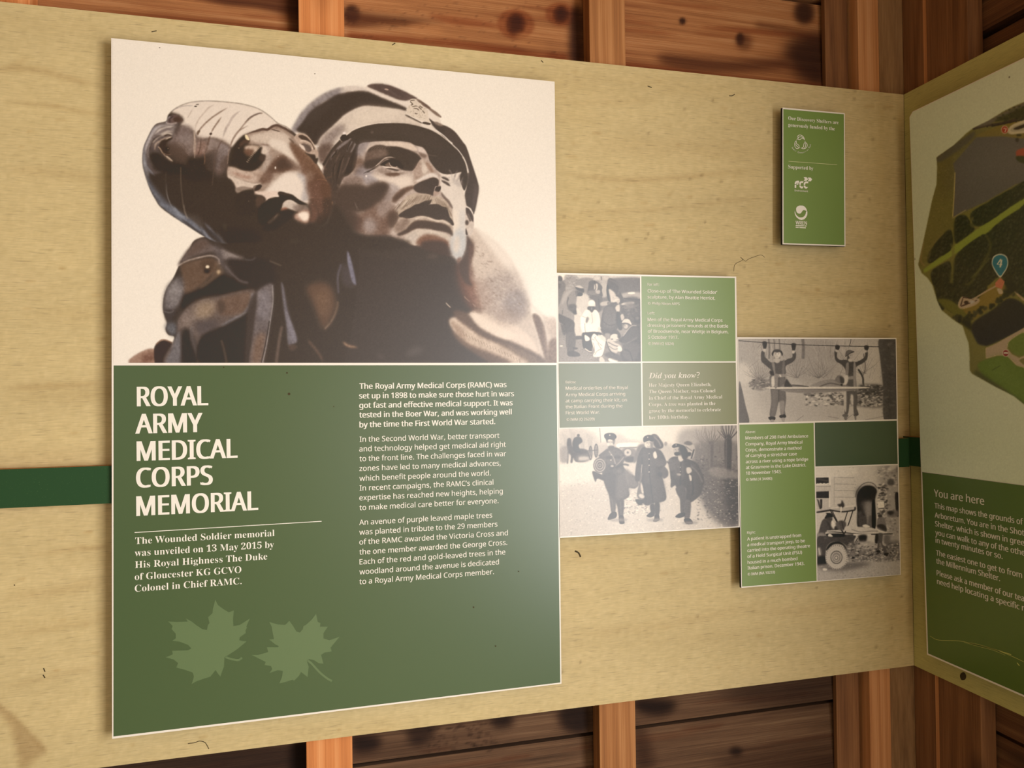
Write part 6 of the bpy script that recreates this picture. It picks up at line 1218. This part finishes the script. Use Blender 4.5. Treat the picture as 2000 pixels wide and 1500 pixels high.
for x, y, r in ((564.6,769.5,2.6),(560.5,728.3,1.7),(437,717.5,1.3),(889,768,1),(652,794,1),(925,1186,1.6),(968,1262,1.4),(1013,1116,1.2),(312,93,.9),(615,144,.9)):
    f = Flat(BACK, E3); f.px([(x+r*math.cos(a), y+r*math.sin(a)) for a in np.linspace(0, 6.28, 9)[:-1]]); f.build('dirt_speck', M['speck'], t)

# --- the middle panel
t = panel('info_panel', BACK, [(1087.4,532.8),(1437.9,540.3),(1444.9,1029.6),(1092.6,1050.7)], 'middle panel with soldiers dressing wounds and three orderlies walking', battens=(.1, .93), bv=(.05, .96))
picture('dressing_photo', BACK, pquad(BACK, E1, [(1090.1,536.1),(1250,539.5),(1251.8,706.3),(1091.4,706.7)]), E1, paint_dressing(), .0007, t)
cell('caption_field', BACK, E1, [(1252.8,539.6),(1435,543.2),(1437,705.6),(1254.3,706)], 'green_mid', t)
cell('caption_field', BACK, E1, [(1091.1,709.6),(1251.7,709.3),(1253.5,831.7),(1093,835.6)], 'green_grey', t)
cell('fact_field', BACK, E1, [(1254.8,708.7),(1437,708.3),(1439.3,828),(1256.1,831.4)], 'green_olive', t)
picture('orderlies_photo', BACK, pquad(BACK, E1, [(1092.6,837),(1439.9,830.7),(1443,1028.1),(1093.9,1048.5)]), E1, paint_orderlies(), .0007, t)
x = 1264.7
block('caption_text', BACK, E2, [('Far left:',x,557.9,1287.5,5.3,'regular'),('Close-up of \u2018The Wounded Solider\u2019',x,571.1,1400.9),('sculpture, by Alan Beattie Herriot.',x,582.8,1396.8),('\u00a9 Philip Nixon ARPS',1265.5,594.9,1327.5,5.),('Left:',x,614,1278.6,5.2,'regular'),('Men of the Royal Army Medical Corps',x,627,1411.2),('dressing prisoners\u2019 wounds at the Battle',x,638.5,1422.2),('of Broodseinde, near Wieltje in Belgium.',1265.3,650,1422.6),('5 October 1917.',1265.6,661.7,1324.8),('\u00a9 IWM (Q 6024)',1266,673.5,1316,5.)], 'ink_white', t, 6.3, 'medium')
x = 1104.6
block('caption_text', BACK, E2, [('Below:',x,748.7,1125,4.9,'regular'),('Medical orderlies of the Royal',x,761.4,1226.2),('Army Medical Corps arriving',x,774,1221),('at camp carrying their kit, on',x,786,1224.3),('the Italian Front during the',x,797.7,1215.6),('First World War.',x+.4,809.5,1172),('\u00a9 IWM (Q 26209)',1106.4,822.1,1161.4,5.2)], 'ink_white', t, 6.3, 'medium')
block('fact_heading', BACK, E2, [('Did you know?',1267,738.9,1366.8)], 'ink_white', t, 10.6, 'italic')
x = 1267.2
block('fact_text', BACK, E2, [('Her Majesty Queen Elizabeth,',x,755.5,1389.3),('The Queen Mother, was Colonel',x,768.1,1397.3),('in Chief of the Royal Army Medical',x+.2,780.7,1410.6),('Corps. A tree was planted in the',x,793.4,1397.3),('grove by the memorial to celebrate',x+.3,806,1408),('her 100th birthday.',x+.5,819,1345.9)], 'ink_white', t, 6.7, 'serif')

# --- the right-hand panel
t = panel('info_panel', BACK, [(1439.9,658.5),(1750.8,660.2),(1759.3,1122.6),(1447.7,1148.2)], 'right-hand panel with a rope bridge photo and a jeep photo, nearest the corner', battens=(.08, .92), bv=(.045, .95))
picture('rope_bridge_photo', BACK, pquad(BACK, E1, [(1441.9,661.6),(1749.3,662.4),(1751.7,818.8),(1443.6,826)]), E1, paint_bridge(), .0007, t)
cell('caption_field', BACK, E1, [(1444.3,829.5),(1589.1,826.1),(1595,1134.6),(1449.3,1145.7)], 'green_mid', t)
cell('dark_field', BACK, E1, [(1591.4,825.4),(1751.4,821.8),(1753.4,906.1),(1592.7,911.1)], 'green_dark', t)
picture('jeep_photo', BACK, pquad(BACK, E1, [(1593.2,913.4),(1753.4,908.4),(1758.2,1122.1),(1596.6,1134.6)]), E1, paint_jeep(), .0007, t)
lx = lambda y: 1455.6+(y-846)*.0173
block('caption_text', BACK, E2, [(s, lx(y), y, x1, c, st) for s, y, x1, c, st in (('Above:',846.1,1475.3,5,'regular'),('Members of 298 Field Ambulance',858.5,1578.5,6.2,'medium'),('Company, Royal Army Medical',870.3,1567.1,6.2,'medium'),('Corps, demonstrate a method',881.9,1565.3,6.2,'medium'),('of carrying a stretcher case',893.2,1556.2,6.2,'medium'),('across a river using a rope bridge',904.8,1578.5,6.2,'medium'),('at Grasmere in the Lake District.',916.1,1574.4,6.2,'medium'),('18 November 1943.',927.2,1526.3,6.2,'medium'),('\u00a9 IWM (H 34480)',939.4,1508.2,5.2,'medium'))], 'ink_white', t, 6.2, 'medium')
block('caption_text', BACK, E2, [(s, lx(y), y, x1, c, st) for s, y, x1, c, st in (('Right:',1042.8,1475.3,5,'regular'),('A patient is unstrapped from',1055.7,1564.9,6.2,'medium'),('a medical transport jeep, to be',1067.1,1572.1,6.2,'medium'),('carried into the operating theatre',1078.2,1581.9,6.2,'medium'),('of a Field Surgical Unit (FSU)',1089.7,1566.4,6.2,'medium'),('housed in a much bombed',1101.5,1557.4,6.2,'medium'),('Italian prison. December 1943.',1112.4,1571,6.2,'medium'),('\u00a9 IWM (NA 10233)',1124.2,1513.9,5.2,'medium'))], 'ink_white', t, 6.2, 'medium')

# --- the funders' sign
t = panel('sponsor_sign', BACK, [(1528.3,210),(1649.8,221),(1651.4,481.3),(1528.3,477.2)], 'small green sign naming the funders, high on the wide board near the corner', 'sign', battens=(.3, .7), bv=(.12, .88))
cell('green_field', BACK, E1, [(1530,213.1),(1648.2,223.2),(1649.3,478.6),(1530.6,474.7)], 'green_sign', t)
block('credit_text', BACK, E2, [('Our Discovery Shelters are',1539.7,234,1637.8),('generously funded by the',1539.7,247,1630.6)], 'ink_white', t, 6.9, 'serif')
block('support_text', BACK, E2, [('Supported by',1539.7,328.8,1588.8)], 'ink_white', t, 6.9, 'serif')
f = Flat(BACK, E2); f.stroke([(1540.3,315),(1635.3,321.8)], .0007, False); f.build('rule_line', M['ink_cream'], t)
f = Flat(BACK, E2); zz = lambda P: z(P, 1530, 250, 21.43)
for P in ([(560,490),(610,420),(600,350),(650,300),(740,300),(820,350),(870,430),(880,500)],[(610,420),(650,385),(720,370),(790,385),(850,440)],[(615,425),(640,485),(700,480),(760,440),(810,430),(860,470)],
          [(545,530),(490,590),(470,690),(490,790),(540,850),(600,865),(650,820),(655,740),(600,690),(550,640),(540,560)],[(515,650),(540,730),(600,790),(650,810),(700,830)],
          [(905,545),(920,600),(940,680),(920,780),(880,840)],[(920,605),(870,640),(850,720),(840,790),(760,845),(840,870),(920,850),(990,770),(1000,690),(960,630),(920,605)]): f.stroke(zz(P), .0011)
A = [(s, a) for s, a in zip('LandfillCommunitiesFund', list(np.linspace(205, 238, 8))+list(np.linspace(250, 316, 11))+list(np.linspace(326, 344, 4)))]
for s, a in A:
    V, F = glyphs(s, SANS, 0.); h = 5.2 if s in 'LCF' else 3.6; r_ = math.radians(a); cx, cy = 1530+735/21.43, 250+620/21.43
    bx, by = cx+20.4*math.cos(r_)*.98, cy-20.4*math.sin(r_); u, v = BACK.hit(bx, by, E2); k = .00125*h; t_ = r_+math.pi/2
    f.add([(u+(p*math.cos(t_)-q*math.sin(t_))*k, v+(p*math.sin(t_)+q*math.cos(t_))*k) for p, q in V], F)
f.build('fund_emblem', M['ink_white'], t)
f = Flat(BACK, E2); zz = lambda P: z(P, 1535, 335, 27.27)
for P in ([(465,875),(465,705),(550,705),(550,875)],[(465,680),(470,600),(510,525),(590,490),(705,490),(700,600),(570,600),(550,640),(550,680)],[(570,625),(690,625),(650,690),(570,700)],
          [(715,700),(715,600),(760,530),(820,512),(940,515),(915,605),(820,605),(795,640),(795,705)],[(712,740),(792,740),(800,785),(840,795),(930,800),(890,900),(800,900),(730,830)],
          [(945,705),(950,620),(1000,550),(1060,530),(1190,530),(1190,625),(1070,625),(1030,650),(1025,710)],[(942,740),(1022,740),(1040,800),(1080,815),(1180,820),(1110,910),(1020,905),(955,830)],
          [(940,300),(1090,300),(1185,415),(1090,500),(945,490),(1010,400)],[(1155,320),(1310,320),(1395,420),(1330,520),(1170,515),(1225,420)]): f.px(zz(P))
letter(f, 'Environment', 1552, 373.7, 1578.2, 3.6, 'regular'); f.build('company_logo', M['ink_white'], t)
f = Flat(BACK, E2); zz = lambda P: z(P, 1535, 395, 27.27)
f.px(zz([(545,330),(600,240),(700,185),(800,178),(920,190),(1030,270),(1100,380),(1115,465),(1060,450),(1000,425),(940,420),(890,450),(840,530),(770,595),(690,605),(610,565),(560,490)]), True)
f.px(zz([(475,430),(490,520),(530,630),(600,730),(690,795),(800,815),(900,795),(990,730),(1050,620),(1065,520),(1090,480),(1135,470),(1145,560),(1130,690),(1070,810),(970,910),(830,950),(700,910),(580,820),(500,700),(462,560)]), False)
letter(f, 'WREN', 1554, 438.2, 1576, 7.2, 'medium')
for P in ([(520,1225),(950,1240),(950,1280),(520,1270)],[(985,1240),(1100,1245),(1090,1295),(985,1280)],[(520,1320),(680,1325),(680,1365),(520,1360)],[(715,1325),(1060,1345),(1060,1390),(715,1368)]): f.px(zz(P))
f.build('bird_logo', M['ink_white'], t)

# --- the map panel on the right wall
E1r = E1
tl, bl = RIGHT.hit(1776.2, 222, FRONT), RIGHT.hit(1810.4, 1275.2, FRONT)
ul = (tl[0]+bl[0])/2; vt = np.mean([RIGHT.hit(1786.7, 214, FRONT)[1], RIGHT.hit(2000, 115, FRONT)[1]]); vb = np.mean([bl[1], RIGHT.hit(2000, 1365, FRONT)[1]]); vm = np.mean([RIGHT.hit(1797.2, 920.5, FRONT)[1], RIGHT.hit(2000, 947.4, FRONT)[1]])
ur = ul+.745
t = root('map_panel', RIGHT.at((ul+ur)/2, vb, 0), 'cream panel with an aerial map and green You are here text on the right wall', 'panel')
q = [(bl[0], vb), (ur, vb), (ur, vt), (tl[0]+.0085, vt), (tl[0], vt-.0085)]              # its top corner is clipped
V = [RIGHT.at(u, v, STAND) for u, v in q]+[RIGHT.at(u, v, FRONT) for u, v in q]; F = [(4, 3, 2, 1, 0), (5, 6, 7, 8, 9)]+[(i, (i+1) % 5, (i+1) % 5+5, i+5) for i in range(5)]
mesh_obj('sheet', V, F, None, t, mats=[M['core'], M['white']], midx=[0, 1, 0, 0, 0, 0, 0])
for a in (.05, .5, .95):
    V, F = slab(RIGHT, rect(ul+.745*a-.016, vb+.04, ul+.745*a+.016, vb+.30), .0002, STAND); mesh_obj('batten', V, F, M['batten'], t)
    V, F = slab(RIGHT, rect(ul+.745*a-.016, vt-.55, ul+.745*a+.016, vt-.04), .0002, STAND); mesh_obj('batten', V, F, M['batten'], t)
picture('aerial_map', RIGHT, [(bl[0]+(tl[0]-bl[0])*(vm-vb)/(vt-vb)+.001, vm), (ur-.002, vm), (ur-.002, vt-.002), (tl[0]+.001, vt-.002)], E1, paint_map(), .0011, t, True, cut=.0075)
f = Flat(RIGHT, E1); g = (tl[0]-bl[0])/(vt-vb); f.poly([(bl[0]+.0035, vb+.0035), (ur-.0035, vb+.0035), (ur-.0035, vm-.001), (bl[0]+.0035+g*(vm-vb), vm-.001)]); f.build('green_field', M['green_map'], t)
block('here_heading', RIGHT, E2, [('You are here',1824,969.5,1922.5)], 'ink_white', t, 14., 'medium')
block('here_text', RIGHT, E2, [('This map shows the grounds of',1825.2,992.2,1998.5),('Arboretum. You are in the Shot',1825.6,1010.5,2001),('Shelter, which is shown in gree',1826.2,1027.6,2001),('you can walk to any of the othe',1826.8,1044.6,2002),('in twenty minutes or so.',1827.2,1059.6,1958.4),('The easiest one to get to from',1828,1084.2,1996.5),('the Millennium Shelter.',1828.6,1100.2,1953.5),('Please ask a member of our tea',1829.4,1123.5,2001),('need help locating a specific n',1830,1140,2003)], 'ink_white', t, 10.2, 'bold')
f = Flat(RIGHT, E2); zz = lambda P: z(P, 1780, 1180, 6.818)
f.stroke(zz([(250,425),(330,470),(420,482),(600,487),(700,500),(790,522),(900,545),(1100,600),(1330,690),(1460,750),(1500,770)]), .0008); f.stroke(zz([(760,515),(900,542),(1100,600),(1330,672)]), .0016); f.stroke(zz([(700,510),(900,565),(1100,618),(1250,680)]), .0005); f.stroke(zz([(1405,780),(1440,820)]), .0018, False)
f.build('scratch', M['scratch'], t)
